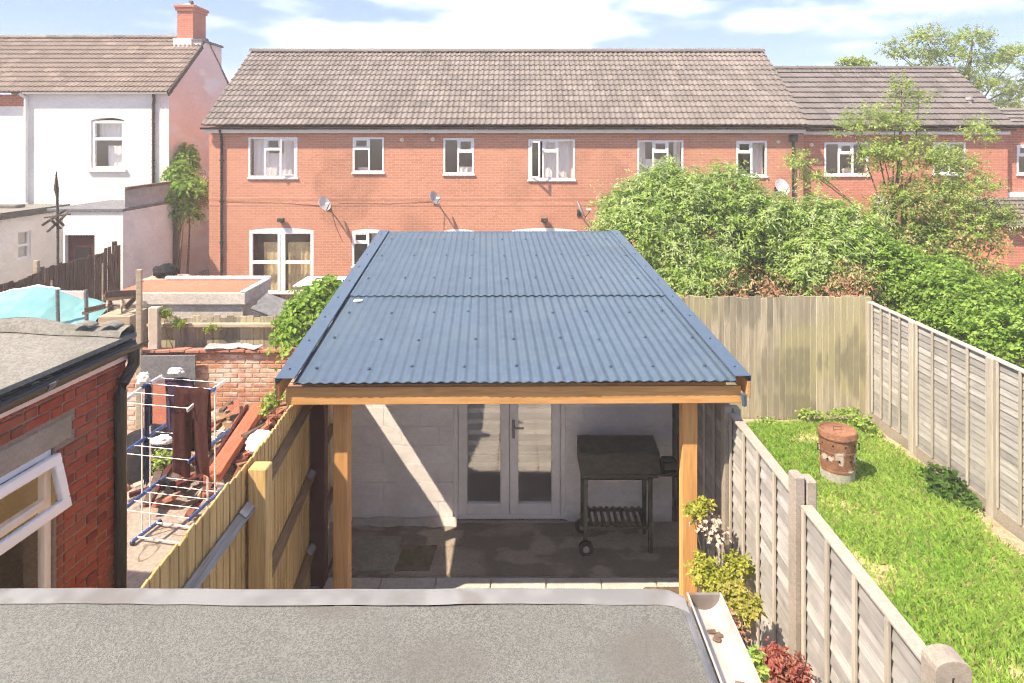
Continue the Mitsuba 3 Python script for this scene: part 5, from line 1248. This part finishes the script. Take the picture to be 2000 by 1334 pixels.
put_leaves([foliage(51, HB, 5200, 0.26, 8, 0.085, 0.030, BRIGHT, 0.4, 0.45, 0.5, 0.12)], 'foliage', k)
stems(k, (7.2, 11.5, -0.05), [b_[0] for b_ in HB], 9, 0.03)

k = thing('tall_garden_tree', 'tall leafy tree rising behind the dark tiled roof, sky showing through its crown', 'tree')
D_ = 31.0
FB = [blob(1810, 80, D_, .9, .9, .55), blob(1770, 115, D_, .8, .8, .45), blob(1850, 115, D_, .9, .9, .5), blob(1900, 85, D_, .8, .8, .7), blob(1940, 130, D_, .9, .9, .8), blob(1925, 175, D_, 1.0, 1, .6), blob(1990, 190, D_, .7, .8, .5), blob(1985, 110, D_, .5, .6, .5), blob(1960, 215, D_, 1.0, .9, .5), blob(1740, 95, D_, .35, .4, .3), blob(2030, 150, D_, .8, .8, 1.0), blob(1870, 160, D_, .8, .8, .6), blob(1800, 150, D_, .9, .8, .6)]
put_leaves([foliage(61, FB, 1900, 0.45, 9, 0.13, 0.042, GREEN[1:] + PALE[1:3], 0.5, 0.3, 0.25, 0.2)], 'crown', k)
put(MB().tube([(20.6, D_, -0.05), (20.5, D_, 4.0), at(1880, 200, D_), at(1895, 120, D_), at(1900, 70, D_)], [0.25, 0.2, 0.14, 0.07, 0.02], 8), 'trunk', 'm_bark', k, smooth=True)
stems(k, at(1885, 230, D_), [b_[0] for b_ in FB], 10, 0.05, 'limb')
k = thing('distant_treetop', 'tip of a distant tree just showing over the middle of the dark tiled roof', 'tree')
TT = [blob(1660, 128, 34, .55, .6, .35), blob(1685, 132, 34, .5, .5, .3), blob(1672, 150, 34, 1.0, .8, .6)]
put_leaves([foliage(71, TT, 240, 0.4, 8, 0.16, 0.06, GREEN[1:] + PALE[1:2], 0.5, 0.3, 0.25, 0.2)], 'crown', k)
put(MB().tube([(16.7, 34, -0.05), (16.8, 34, 4), at(1668, 150, 34)], [0.2, 0.15, 0.04], 8), 'trunk', 'm_bark', k, smooth=True)

k = thing('wall_climber', 'bright green climber on the pinkish end wall, spilling over the white outbuilding', 'climbing plant')
CB = [blob(362, 320, 22.5, .28, .35, .55), blob(352, 350, 21.6, .35, .4, .5), blob(345, 385, 20.9, .50, .4, .42), blob(370, 375, 21.2, .45, .5, .38), blob(320, 392, 20.6, .35, .4, .3), blob(360, 420, 20.9, .45, .4, .32), blob(366, 300, 22.8, .18, .2, .3)]
put_leaves([foliage(81, CB, 1150, 0.26, 8, 0.10, 0.040, BRIGHT, 0.2, 0.7, 0.45, 0.15)], 'foliage', k)
put_leaves([foliage(82, [blob(385, 365, 22.0, .35, .5, .45), blob(390, 400, 21.5, .3, .4, .35)], 120, 0.3, 8, 0.10, 0.03, BROWN + PALE[2:], 0.2, 0.7, 0.3)], 'dry_foliage', k, 'm_dry_leaf')
stems(k, (-10.45, 20.75, -0.05), [b_[0] for b_ in CB], 12, 0.04)

k = thing('leafy_shrub', 'bright green large-leaved climber against the far yard side of the blue roof', 'shrub')
SB_ = [blob(640, 568, 10.9, .22, .3, .20), blob(610, 595, 10.7, .30, .3, .28), blob(590, 630, 10.5, .30, .3, .26), blob(575, 655, 10.4, .22, .25, .15), blob(625, 620, 10.6, .25, .3, .3), blob(600, 660, 10.4, .3, .3, .2)]
SB_ = [(np.array([min(c[0], -2.62 - r_[0] * 0.4), c[1], c[2]]), r_) for c, r_ in SB_]
put_leaves([foliage(91, SB_, 520, 0.20, 7, 0.105, 0.042, BRIGHT, 0.1, 0.9, 0.4, 0.1)], 'foliage', k)
stems(k, (-2.75, 10.98, -0.05), [b_[0] for b_ in SB_], 13, 0.025)

def small_plant(name, label, cat, base, blobs, seed, n, spray, per, L, W, pal, m='m_leaf', rise=0.8, droop=0.3, r0=0.008):
    k = thing(name, label, cat)
    put_leaves([foliage(seed, blobs, n, spray, per, L, W, pal, rise, droop, 0.2)], 'foliage', k, m)
    stems(k, base, [b_[0] for b_ in blobs], seed + 1, r0, bend=0.15)
    return k
YEL = [(0.22, 0.27, 0.03), (0.36, 0.40, 0.06), (0.48, 0.50, 0.10), (0.55, 0.54, 0.16)]
pb = [blob(1366, 1000, 6.05, .05, .06, .05), blob(1382, 992, 6.05, .04, .05, .035), blob(1352, 1004, 6.05, .04, .05, .04)]
k = small_plant('leggy_plant', 'leggy plant with a yellow-green tuft in front of the timber post by the panel fence', 'plant', (1.75, 6.0, 0), pb, 101, 60, 0.07, 6, 0.05, 0.018, YEL)
pb2 = [blob(1385, 1025, 6.0, .06, .06, .05), blob(1395, 1045, 6.0, .07, .06, .06)]
put_leaves([foliage(103, pb2, 40, 0.10, 5, 0.06, 0.022, [(0.50, 0.40, 0.33), (0.60, 0.52, 0.44)], .3, .5, .1)], 'faded_flowers', k, 'm_dry_leaf')
pb = [blob(1375, 1115, 5.8, .07, .08, .10), blob(1400, 1140, 5.75, .12, .10, .08), blob(1440, 1120, 5.75, .10, .10, .10), blob(1420, 1160, 5.6, .10, .1, .08), blob(1383, 1140, 5.7, .08, .08, .08)]
small_plant('variegated_shrub', 'yellow-green variegated shrub growing against the grey panel fence', 'shrub', (1.72, 5.7, 0), pb, 111, 260, 0.10, 7, 0.045, 0.018, YEL, r0=0.010)
pb = [blob(1425, 1165, 5.2, .07, .08, .06), blob(1455, 1185, 5.1, .08, .08, .07), blob(1470, 1200, 5.0, .06, .06, .05), blob(1440, 1195, 5.1, .07, .06, .05)]
small_plant('golden_shrub', 'golden-leaved bushy shrub beside the white gutter, brown stems below it', 'shrub', (1.62, 5.1, 0), pb, 121, 200, 0.08, 7, 0.042, 0.018, [(0.26, 0.27, 0.05), (0.42, 0.42, 0.10), (0.5, 0.46, 0.14)], r0=0.012)
pb = [blob(1405, 1205, 4.9, .06, .06, .06), blob(1430, 1235, 4.8, .05, .06, .05)]
small_plant('withered_potted_shrub', 'withered brown shrub between the white gutter and the golden shrub', 'shrub', (1.45, 4.8, 0.0), pb, 131, 60, 0.08, 6, 0.04, 0.016, BROWN[:3], 'm_dry_leaf')
pb = [blob(1518, 1310, 4.4, .09, .1, .08), blob(1505, 1335, 4.35, .08, .1, .1), blob(1540, 1325, 4.4, .09, .1, .10), blob(1530, 1360, 4.4, .13, .12, .12)]
small_plant('red_acer', 'small red-leaved maple in front of the grey panel fence', 'shrub', (1.68, 4.4, 0.0), pb, 141, 330, 0.09, 7, 0.050, 0.014, [(0.26, 0.06, 0.055), (0.40, 0.12, 0.10), (0.48, 0.22, 0.17), (0.34, 0.22, 0.10)], r0=0.012)
pb = [blob(1465, 1300, 4.0, .05, .06, .05), blob(1472, 1325, 4.0, .05, .05, .05)]
small_plant('lime_plant', 'little lime-green plant between the gutter and the red maple', 'plant', (1.37, 4.0, 0.0), pb, 151, 60, 0.07, 6, 0.05, 0.020, BRIGHT[2:] + YEL[1:2])
pl = thing('plant_trough', 'dark stone planting bed along the foot of the grey panel fence', 'planter')
put(MB().span((1.22, 3.3, -0.02), (1.90, 6.7, 0.16), 0.02), 'bed', 'm_soil', pl)
pb = [blob(1855, 955, 8.8, .22, .2, .10), blob(1875, 985, 8.6, .18, .2, .08), blob(1835, 940, 8.9, .16, .15, .08)]
small_plant('dock_weed', 'dark green clump of weeds on the lawn by the pale panel fence', 'weed', (5.45, 8.75, 0), pb, 161, 120, 0.16, 6, 0.10, 0.035, [(0.05, 0.12, 0.025), (0.09, 0.18, 0.04), (0.14, 0.23, 0.06)])
pb = [blob(1590, 815, 10.95, .22, .08, .06), blob(1655, 812, 10.9, .22, .1, .07), blob(1690, 835, 10.6, .1, .2, .1), blob(1500, 830, 10.9, .1, .08, .05)]
small_plant('fence_weed', 'straggling weeds along the foot of the mossy board fence behind the rusty bin', 'weed', (4.9, 10.95, 0), pb, 171, 110, 0.12, 6, 0.07, 0.025, GREEN[1:])
pb = [blob(530, 790, 9.6, .08, .1, .10), blob(545, 775, 9.7, .06, .1, .08), blob(525, 805, 9.5, .07, .1, .06)]
small_plant('yard_weed', 'weed growing in the rubble beside the canopy corner', 'weed', (-3.4, 9.6, 0.2), pb, 181, 70, 0.10, 6, 0.06, 0.022, GREEN[1:] + YEL[:2])
pb = [blob(318, 920, 8.9, .05, .08, .12), blob(325, 900, 8.9, .05, .06, .08)]
small_plant('tufty_weed', 'tuft of weed in front of the black bag in the yard', 'weed', (-4.65, 8.9, 0.0), pb, 191, 45, 0.16, 6, 0.08, 0.02, GREEN[1:] + YEL[:1])
pb = [blob(320, 622, 10.9, .10, .08, .10), blob(350, 640, 10.9, .07, .06, .08), blob(420, 645, 10.95, .12, .05, .07)]
small_plant('screen_weed', 'yellowish weeds growing up the low timber screen', 'weed', (-5.5, 10.92, 1.1), pb, 201, 60, 0.12, 6, 0.06, 0.02, YEL[:2] + GREEN[1:3])
pb = [(lp(1.62, 0.085, 2.90), (.02, .02, .02))]
small_plant('gutter_weed', 'tiny yellow weed sprouting from the black gutter', 'weed', lp(1.62, 0.085, 2.84), pb, 211, 14, 0.04, 4, 0.03, 0.010, YEL, r0=0.003)

# bare dry earth along the foot of the fences
def bare_width(y): return 0.05 + 0.40 * np.clip(meshkit.fbm(np.stack([y * 0.9, y * 0, y * 0 + 2], -1), 3, 31) - 0.25, 0, 1)
def bare_back(x): return 0.10 + 0.5 * np.clip(meshkit.fbm(np.stack([x * 1.2, x * 0 + 4, x * 0], -1), 3, 32) - 0.3, 0, 1)
def lawn_z(x, y): return 0.08 * (meshkit.fbm(np.stack([x * 1.3, y * 1.3, x * 0], -1), 3, 3) - 0.5)
ys_ = np.linspace(0.0, 11.07, 140)
P = np.array([[(5.69 - bare_width(np.array(y)) * q, y, lawn_z(np.array(5.69 - bare_width(np.array(y)) * q), np.array(y)) + 0.016 * (1 - q ** 4) - 0.004) for q in np.linspace(0, 1, 6)] for y in ys_])
put(MB().grid(P), 'bare_earth', 'm_dry_earth', kind='structure')
xs_ = np.linspace(2.07, 5.3, 60)
P = np.array([[(x, 11.08 - bare_back(np.array(x)) * q, lawn_z(np.array(x), np.array(11.08 - bare_back(np.array(x)) * q)) + 0.016 * (1 - q ** 4) - 0.004) for q in np.linspace(0, 1, 6)] for x in xs_])
put(MB().grid(P), 'bare_earth', 'm_dry_earth', kind='structure')

# grass: blades scattered over the lawn, thinner on the bare patches
r = np.random.default_rng(77)
n = 170000
gp = np.stack([r.uniform(2.08, 5.66, n), 11.05 - 9.5 * r.random(n) ** 1.15, np.zeros(n)], 1)
dens = meshkit.fbm(gp * (0.9, 0.9, 0) + (4, 0, 0), 4, 0)
bare = np.maximum(bare_width(gp[:, 1]) - (5.66 - gp[:, 0]), bare_back(gp[:, 0]) - (11.05 - gp[:, 1]))
gp = gp[(r.random(n) < np.clip((0.64 - dens) / 0.14, 0.08, 1)) & (r.random(n) < np.clip(0.5 - bare / 0.12, 0.05, 1))]; n = len(gp)
hh = (0.026 + 0.055 * r.random(n) ** 1.6) * (0.6 + 0.9 * meshkit.fbm(gp * 1.4, 3, 8)); a = r.random(n) * 2 * np.pi
dirn = np.stack([np.cos(a), np.sin(a), 0 * a], 1); w = 0.0028 + 0.0024 * r.random(n)
lean = dirn[:, [1, 0, 2]] * (-1, 1, 0) * (hh * (0.3 + 0.8 * r.random(n)))[:, None]
gp[:, 2] = -0.03
v = np.stack([gp - dirn * w[:, None], gp + dirn * w[:, None], gp + lean * 0.35 + dirn * w[:, None] * 0.6 + np.array([0, 0, 1]) * (hh * 0.65 + 0.03)[:, None], gp + lean + np.array([0, 0, 1]) * (hh + 0.03)[:, None]], 1).reshape(-1, 3)
i = np.arange(n) * 4
f = np.concatenate([np.stack([i, i + 1, i + 2], 1), np.stack([i, i + 2, i + 3], 1)])
tone = np.clip(meshkit.fbm(gp * (1.1, 1.1, 0) + 9, 3, 4) * 1.2 - 0.1 + 0.25 * r.normal(size=n), 0, 1)[:, None]
col = np.array([0.26, 0.47, 0.075]) * (1 - tone) + np.array([0.40, 0.56, 0.13]) * tone
dry = (r.random(n) < 0.07)[:, None]
col = np.where(dry, np.array([0.48, 0.43, 0.21]), col) * (0.75 + 0.5 * r.random((n, 1)))
scene['grass'] = mikit.ply((v, f), 'm_leaf', False, color=np.repeat(col, 4, 0))
tag('grass', 'uneven green and straw-coloured grass of the lawn', 'grass', kind='stuff')

# ---------------------------------------------------------------- rusty garden incinerator
bn = thing('garden_incinerator', 'rusty lidded incinerator bin with a zinc-coloured foot on the lawn', 'bin')
c = (4.28, 9.15, 0.0)
put(MB().lathe([(0.0, 0.02), (0.205, 0.02), (0.21, 0.04), (0.215, 0.16), (0.222, 0.165), (0.222, 0.185), (0.217, 0.19), (0.226, 0.40), (0.232, 0.405), (0.232, 0.425), (0.228, 0.43), (0.236, 0.60), (0.20, 0.605)], c, 36), 'drum', 'm_rust', bn, smooth=30)
put(MB().lathe([(0.238, 0.585), (0.250, 0.59), (0.254, 0.612), (0.248, 0.625), (0.245, 0.655), (0.236, 0.672), (0.222, 0.676), (0.212, 0.655), (0.16, 0.648), (0.06, 0.652), (0.0, 0.653)], c, 36), 'lid', 'm_rust', bn, smooth=30)
put(MB().tube([np.array(c) + (-0.05, 0, 0.65), np.array(c) + (-0.05, 0, 0.71), np.array(c) + (0.05, 0, 0.71), np.array(c) + (0.05, 0, 0.65)], 0.009, 6), 'handle', 'm_rust', f'{bn}__lid')
for s in (-1, 1):
    q = np.array(c) + (s * 0.236, -0.03, 0.50)
    put(MB().tube([q, q + (s * 0.04, 0, -0.01), q + (s * 0.04, 0, -0.09), q + (0, 0, -0.10)], 0.009, 6), 'side_handle', 'm_dark_metal', bn)
for a in (0.4, 2.5, 4.6):
    put(MB().tube([np.array(c) + (0.17 * math.cos(a), 0.17 * math.sin(a), 0.03), np.array(c) + (0.2 * math.cos(a), 0.2 * math.sin(a), -0.05)], 0.016, 6), 'foot', 'm_galvanised', bn)
for i in range(9):
    a = -math.pi / 2 + (i - 4) * 0.33
    q = np.array(c) + (0.229 * math.cos(a), 0.229 * math.sin(a), 0.52 - 0.19 * (i % 2))
    put(MB().tube([q - np.array([math.cos(a), math.sin(a), 0]) * 0.02, q + np.array([math.cos(a), math.sin(a), 0]) * 0.006], 0.013, 8), 'air_hole', 'm_cloth_black', bn)

# ---------------------------------------------------------------- yard clutter: airer, washing, rubble, timbers
ar = thing('clothes_airer', 'white and blue folding three-tier clothes airer standing in the yard', 'clothes airer')
ang = -0.20; E = np.array([math.cos(ang), math.sin(ang), 0]); Wd = np.array([-math.sin(ang), math.cos(ang), 0])
O_ = np.array([-4.31, 7.66, 0.0]); AL, AW, AH = 0.84, 0.40, 1.75
def ap(a, w, z): return O_ + E * a * AL + Wd * w * AW + np.array([0, 0, z])
for a in (0.0, 1.0):
    for w in (0.30, 0.62): put(MB().tube([ap(a, w, 0.06), ap(a, w, AH)], 0.0095, 8), 'leg', 'm_white_tube', ar)
    put(MB().bar(ap(a, -0.12, 0.045), ap(a, 1.05, 0.045), 0.032, 0.04, b=0.01), 'foot', 'm_blue_plastic', ar)
    for s in (-0.06, 1.0): put(MB().tube([ap(a, s, 0.03) - Wd * 0.012, ap(a, s, 0.03) + Wd * 0.012], 0.03, 12), 'castor', 'm_black_plastic', ar)
for w in (0.12, 0.86): put(MB().tube([ap(0, w, 0.055), ap(1, w, 0.055)], 0.011, 8), 'base_rail', 'm_white_tube', ar)
for z in (0.50, 1.12, 1.72):
    lo, hi = (-0.5, 1.3) if z < 1.6 else (-0.55, 1.1)
    for a in (0.0, 1.0):
        put(MB().bar(ap(a, lo, z - 0.03 if z < 1.6 else z - 0.07), ap(a, 0.40, z), 0.022, 0.045, b=0.006).bar(ap(a, 0.52, z), ap(a, hi, z + 0.02), 0.022, 0.045, b=0.006), 'arm', 'm_blue_plastic' if z < 1.6 else 'm_white_tube', ar)
        put(MB().box(ap(a, 0.46, z), (0.04, 0.15, 0.045), rotz(ang), 0.01), 'joint', 'm_blue_plastic', ar)
    for j in range(5 if z < 1.6 else 4):
        w = lo + (hi - lo) * (j + 0.12) / (4.3 if z < 1.6 else 3.3)
        zz = (z - 0.03 if z < 1.6 else z - 0.07) + (0.03 if z < 1.6 else 0.07) * min(1, (w - lo) / (0.40 - lo)) + 0.012
        put(MB().tube([ap(0, w, zz), ap(1, w, zz)], 0.0045, 6), 'rung', 'm_white_tube', ar)

def hung_cloth(name, label, cat, m, a0, a1, w, z, drop0, drop1, seed, split=0.0, amp=0.02, taper=0.0):
    """cloth folded over a rung: front and back hang down with soft pleats"""
    r = np.random.default_rng(seed); n, mm = 44, 26
    u = np.linspace(0, 1, n); total = drop0 + drop1
    s = np.linspace(-drop0, drop1, mm)
    ph = r.random(5) * 6
    P = np.zeros((n, mm, 3))
    for i, uu in enumerate(u):
        fold_at = lambda ss: amp * (np.sin(uu * 9 + ph[0]) * (0.6 + 0.6 * abs(ss)) + 0.5 * np.sin(uu * 19 + 3 * ss + ph[1]))
        for j, ss in enumerate(s):
            dep = min(1, abs(ss) / 0.25)
            a = a0 + (a1 - a0) * (0.5 + (uu - 0.5) * (1 - taper * max(0, abs(ss) - 0.1)))
            off = np.sign(ss) * (0.012 + 0.012 * dep) + fold_at(ss) * dep * (1.0 if ss < 0 else 0.8)
            hem = 0.03 * math.sin(uu * 9 + ph[2]) * (abs(ss) / max(drop0, drop1))
            zz = z + 0.012 * math.cos(min(abs(ss) / 0.03, 1.57)) - max(0, abs(ss) - 0.02) + hem - 0.02 * math.sin(uu * 7 + ph[3]) * 0.5
            if split and ss < -0.32: a += split * (-ss - 0.32) * (0.10 if uu > 0.5 else -0.10)
            P[i, j] = ap(a, 0, zz) + Wd * (AW * w + off)
    b = MB()
    if split:
        h = n // 2
        b.grid(P[:h]); b.grid(P[h:]); cut = int(mm * 0.38)
        b.grid(P[h - 1:h + 1, cut:])
    else: b.grid(P)
    return put(b, name, m, None, label, cat, smooth=True)
hung_cloth('trousers', 'dark brown trousers hung over the top rail of the clothes airer', 'trousers', 'm_cloth_brown', 0.74, 1.24, -0.30, 1.86, 0.95, 0.70, 1, 0.5, 0.026, 0.0)
hung_cloth('purple_jumper', 'dark purple jumper hanging from the top tier of the clothes airer', 'jumper', 'm_cloth_purple', 0.06, 0.50, 1.1, 1.72, 0.62, 0.25, 2, 0.0, 0.02, 0.15)
hung_cloth('grey_shirt', 'grey shirt hanging beside the dark purple jumper on the airer', 'shirt', 'm_cloth_grey', 0.36, 0.66, 0.9, 1.62, 0.55, 0.25, 3, 0.0, 0.025, 0.2)
hung_cloth('navy_towel', 'narrow navy towel hanging between the two uprights of the airer', 'towel', 'm_cloth_navy', 0.00, 0.07, 0.45, 1.73, 1.15, 0.5, 4, 0.0, 0.008)
hung_cloth('black_cloth', 'black washing on the lowest tier of the airer', 'cloth', 'm_cloth_black', 0.03, 0.28, 0.9, 0.55, 0.06, 0.12, 5, 0.0, 0.02)
def heap_cloth(label, m, a, w, z, L, H, seed, name='white_cloth', cat='cloth'):
    sp = trimesh.creation.icosphere(3, 1.0); v = np.array(sp.vertices)
    v = v * (L, L * 0.55, H) * (1 + 0.9 * (meshkit.fbm(v * 2.6 + seed, 3, seed)[:, None] - 0.5)); v[:, 2] = np.maximum(v[:, 2], -0.35 * H)
    return put(MB().add(v + ap(a, w, z), sp.faces), name, m, None, label, cat, smooth=True)
heap_cloth('white cloth bunched on the top corner of the airer', 'm_cloth_white', 0.02, 0.3, 1.80, 0.075, 0.09, 1)
heap_cloth('white sock draped beyond the white cloth on the airer top', 'm_cloth_white', 0.26, 1.0, 1.82, 0.09, 0.05, 2, 'white_sock', 'sock')
heap_cloth('white cloth lying on the middle tier of the airer', 'm_cloth_white', 0.38, 0.1, 1.17, 0.12, 0.06, 3, 'folded_white_cloth')

k = put(MB().add(np.array(sp.vertices) * (0.42, 0.35, 0.42) * (1 + 0.5 * (meshkit.fbm(np.array(sp.vertices) * 2 + 4, 3, 4)[:, None] - 0.5)) + (-4.95, 9.2, 0.25), sp.faces), 'black_bag', 'm_cloth_black', None, 'bulging black bag on the yard floor behind the clothes airer', 'bag', smooth=True)
# smooth blue-black board leaning on the old wall, an orange board behind the washing
put(MB().box((-5.45, 10.60, 0.98), (0.88, 0.03, 0.46), rotz(0.03), 0.008), 'grey_board', 'm_slate_grey', None, 'dark grey board fixed to the old brick wall behind the washing', 'board')
put(MB().box((-5.32, 10.52, 0.40), (0.62, 0.04, 0.78), rotz(-0.04), 0.008), 'orange_board', 'm_red_felt', None, 'orange-brown board leaning on the old wall behind the trousers', 'board')

# rubble heap with timbers on it
rh = thing('rubble_heap', 'pale heap of broken rubble and earth against the foot of the old brick wall', 'rubble heap')
nx_, ny_ = 60, 50
X, Yg = np.meshgrid(np.linspace(-5.4, -2.45, nx_), np.linspace(8.05, 10.68, ny_), indexing='ij')
H = 0.34 * np.clip((Yg - 8.1) / 1.7, 0, 1) * np.clip((X + 5.4) / 0.8, 0, 1) ** 0.7 + 0.0
H = H * (0.5 + 0.9 * meshkit.fbm(np.stack([X * 2.2, Yg * 2.2, X * 0], -1), 4, 12)) + 0.05 * (meshkit.noise(np.stack([X * 9, Yg * 9, X * 0], -1), 2) - 0.5) * np.clip((Yg - 8.1) * 3, 0, 1) - 0.01
put(MB().grid(np.stack([X, Yg, H], -1)), 'earth', 'm_rubble_pale', rh, smooth=True)
r = np.random.default_rng(5)
for i in range(85):
    x, y = r.uniform(-5.2, -2.6), 10.6 - 2.6 * r.random() ** 1.2
    ix, iy = int((x + 5.4) / 2.95 * (nx_ - 1)), int((y - 8.05) / 2.63 * (ny_ - 1))
    s = 0.04 + 0.12 * r.random() ** 1.5
    sz = np.array([s * (1 + r.random()), s, s * (0.4 + 0.5 * r.random())])
    v, f = box_vf(*sz, 0.25 * sz.min()); v = v * (1 + 0.35 * (meshkit.noise(v * 18 + i, i)[:, None] - 0.5))
    q = trimesh.transformations.random_rotation_matrix(r.random(3))[:3, :3] if i % 2 else rotz(r.random() * 6)
    put(MB().add(v @ q.T + (x, y, H[ix, iy] + sz[2] * 0.3), f), 'chunk', ('m_rubble_pale', 'm_brick_old', 'm_rubble_pale', 'm_coping', 'm_dark_board', 'm_grey_render')[i % 6], rh)
pile = thing('scrap_timber_pile', 'tangle of old reddish-brown planks strewn over the rubble in the yard', 'timber pile')
r2 = np.random.default_rng(15)
for i in range(110):
    x, y = -2.7 - 1.9 * r2.random() ** 1.3, r2.uniform(8.4, 10.5)
    L2, a2 = r2.uniform(0.35, 1.3), r2.normal(1.45, 0.5) if i % 3 else r2.uniform(0, 3)
    z0 = 0.15 + 0.26 * np.clip((y - 8.1) / 1.7, 0, 1) + 0.06 * r2.random()
    dv = np.array([math.cos(a2), math.sin(a2), 0.12 * r2.normal()]) * L2 / 2
    put(MB().bar(np.array([x, y, z0]) - dv, np.array([x, y, z0 + 0.03]) + dv, r2.uniform(0.03, 0.11), r2.uniform(0.018, 0.05), up=(0.3 * r2.normal(), 0.2 * r2.normal(), 1), b=0.003), 'plank', ('m_red_timber', 'm_dark_board', 'm_rail_brown', 'm_old_timber', 'm_dark_red', 'm_red_timber')[i % 6], pile)
def beam(p0, p1, w, h, m, label, name='timber_beam', cat='timber beam', grp=None, u=(0, 0, 1)):
    return put(MB().bar(p0, p1, w, h, up=u, b=0.006), name, m, None, label, cat, grp)
beam(at(412, 938, 8.35), at(508, 792, 10.25), 0.19, 0.11, 'm_red_beam', 'thick red-painted timber beam lying on the rubble heap')
beam(at(392, 940, 8.5), at(483, 795, 10.2), 0.045, 0.09, 'm_dark_red', 'thin dark red batten beside the thick red beam', 'thin_batten', 'batten')
beam(at(378, 935, 8.6), at(455, 845, 9.8), 0.035, 0.06, 'm_red_timber', 'thin reddish lath on the rubble next to the hanging trousers', 'thin_lath', 'lath')
beam(at(420, 850, 9.7), at(462, 828, 9.9), 0.10, 0.05, 'm_dark_board', 'short dark plank poking from the rubble behind the washing', 'short_plank', 'plank')
beam(at(300, 985, 8.45), at(345, 968, 8.35), 0.16, 0.05, 'm_red_timber', 'reddish broken board on the yard floor under the airer', 'broken_board', 'board')
beam(at(395, 968, 8.1), at(445, 955, 8.3), 0.12, 0.07, 'm_red_timber', 'short red timber offcut near the fence', 'timber_offcut', 'timber')
beam(at(398, 984, 7.98), at(438, 980, 8.0), 0.05, 0.03, 'm_new_timber_x', 'short pale batten on the yard floor near the fence', 'pale_batten', 'batten')
beam(at(415, 820, 10.55), at(520, 818, 10.6), 0.05, 0.10, 'm_red_felt', 'long orange board along the foot of the old brick wall', 'skirting_board', 'board')
p = at(512, 865, 8.9)
heap = trimesh.creation.icosphere(3, 1.0); v = np.array(heap.vertices) * (0.20, 0.20, 0.12) * (1 + 0.8 * (meshkit.fbm(np.array(heap.vertices) * 2.4, 3, 6)[:, None] - 0.5))
put(MB().add(v + (p[0], p[1], p[2]), heap.faces), 'white_sack', 'm_cloth_white', None, 'crumpled white sack on the rubble beside the treated fence', 'sack', smooth=True)
put(MB().bar((-4.2, 6.55, 0.02), (-3.45, 6.5, 0.02), 0.3, 0.03, b=0.006), 'paving_flag', 'm_coping', None, 'reddish paving flag lying in the yard below the downpipe', 'paving flag')

# ---------------------------------------------------------------- thin summer haze over the gardens
scene['haze_air'] = {'type': 'homogeneous', 'albedo': {'type': 'rgb', 'value': [0.96, 0.96, 0.96]}, 'sigma_t': {'type': 'rgb', 'value': [0.003, 0.003, 0.003]}}
scene['haze'] = {'type': 'cube', 'to_world': T().translate([0, 10, 6]).scale([400, 400, 7.2]), 'bsdf': {'type': 'null'}, 'interior': {'type': 'ref', 'id': 'haze_air'}}
scene['camera']['medium'] = {'type': 'ref', 'id': 'haze_air'}
tag('haze', 'thin pale summer haze in the air', 'haze', kind='stuff')
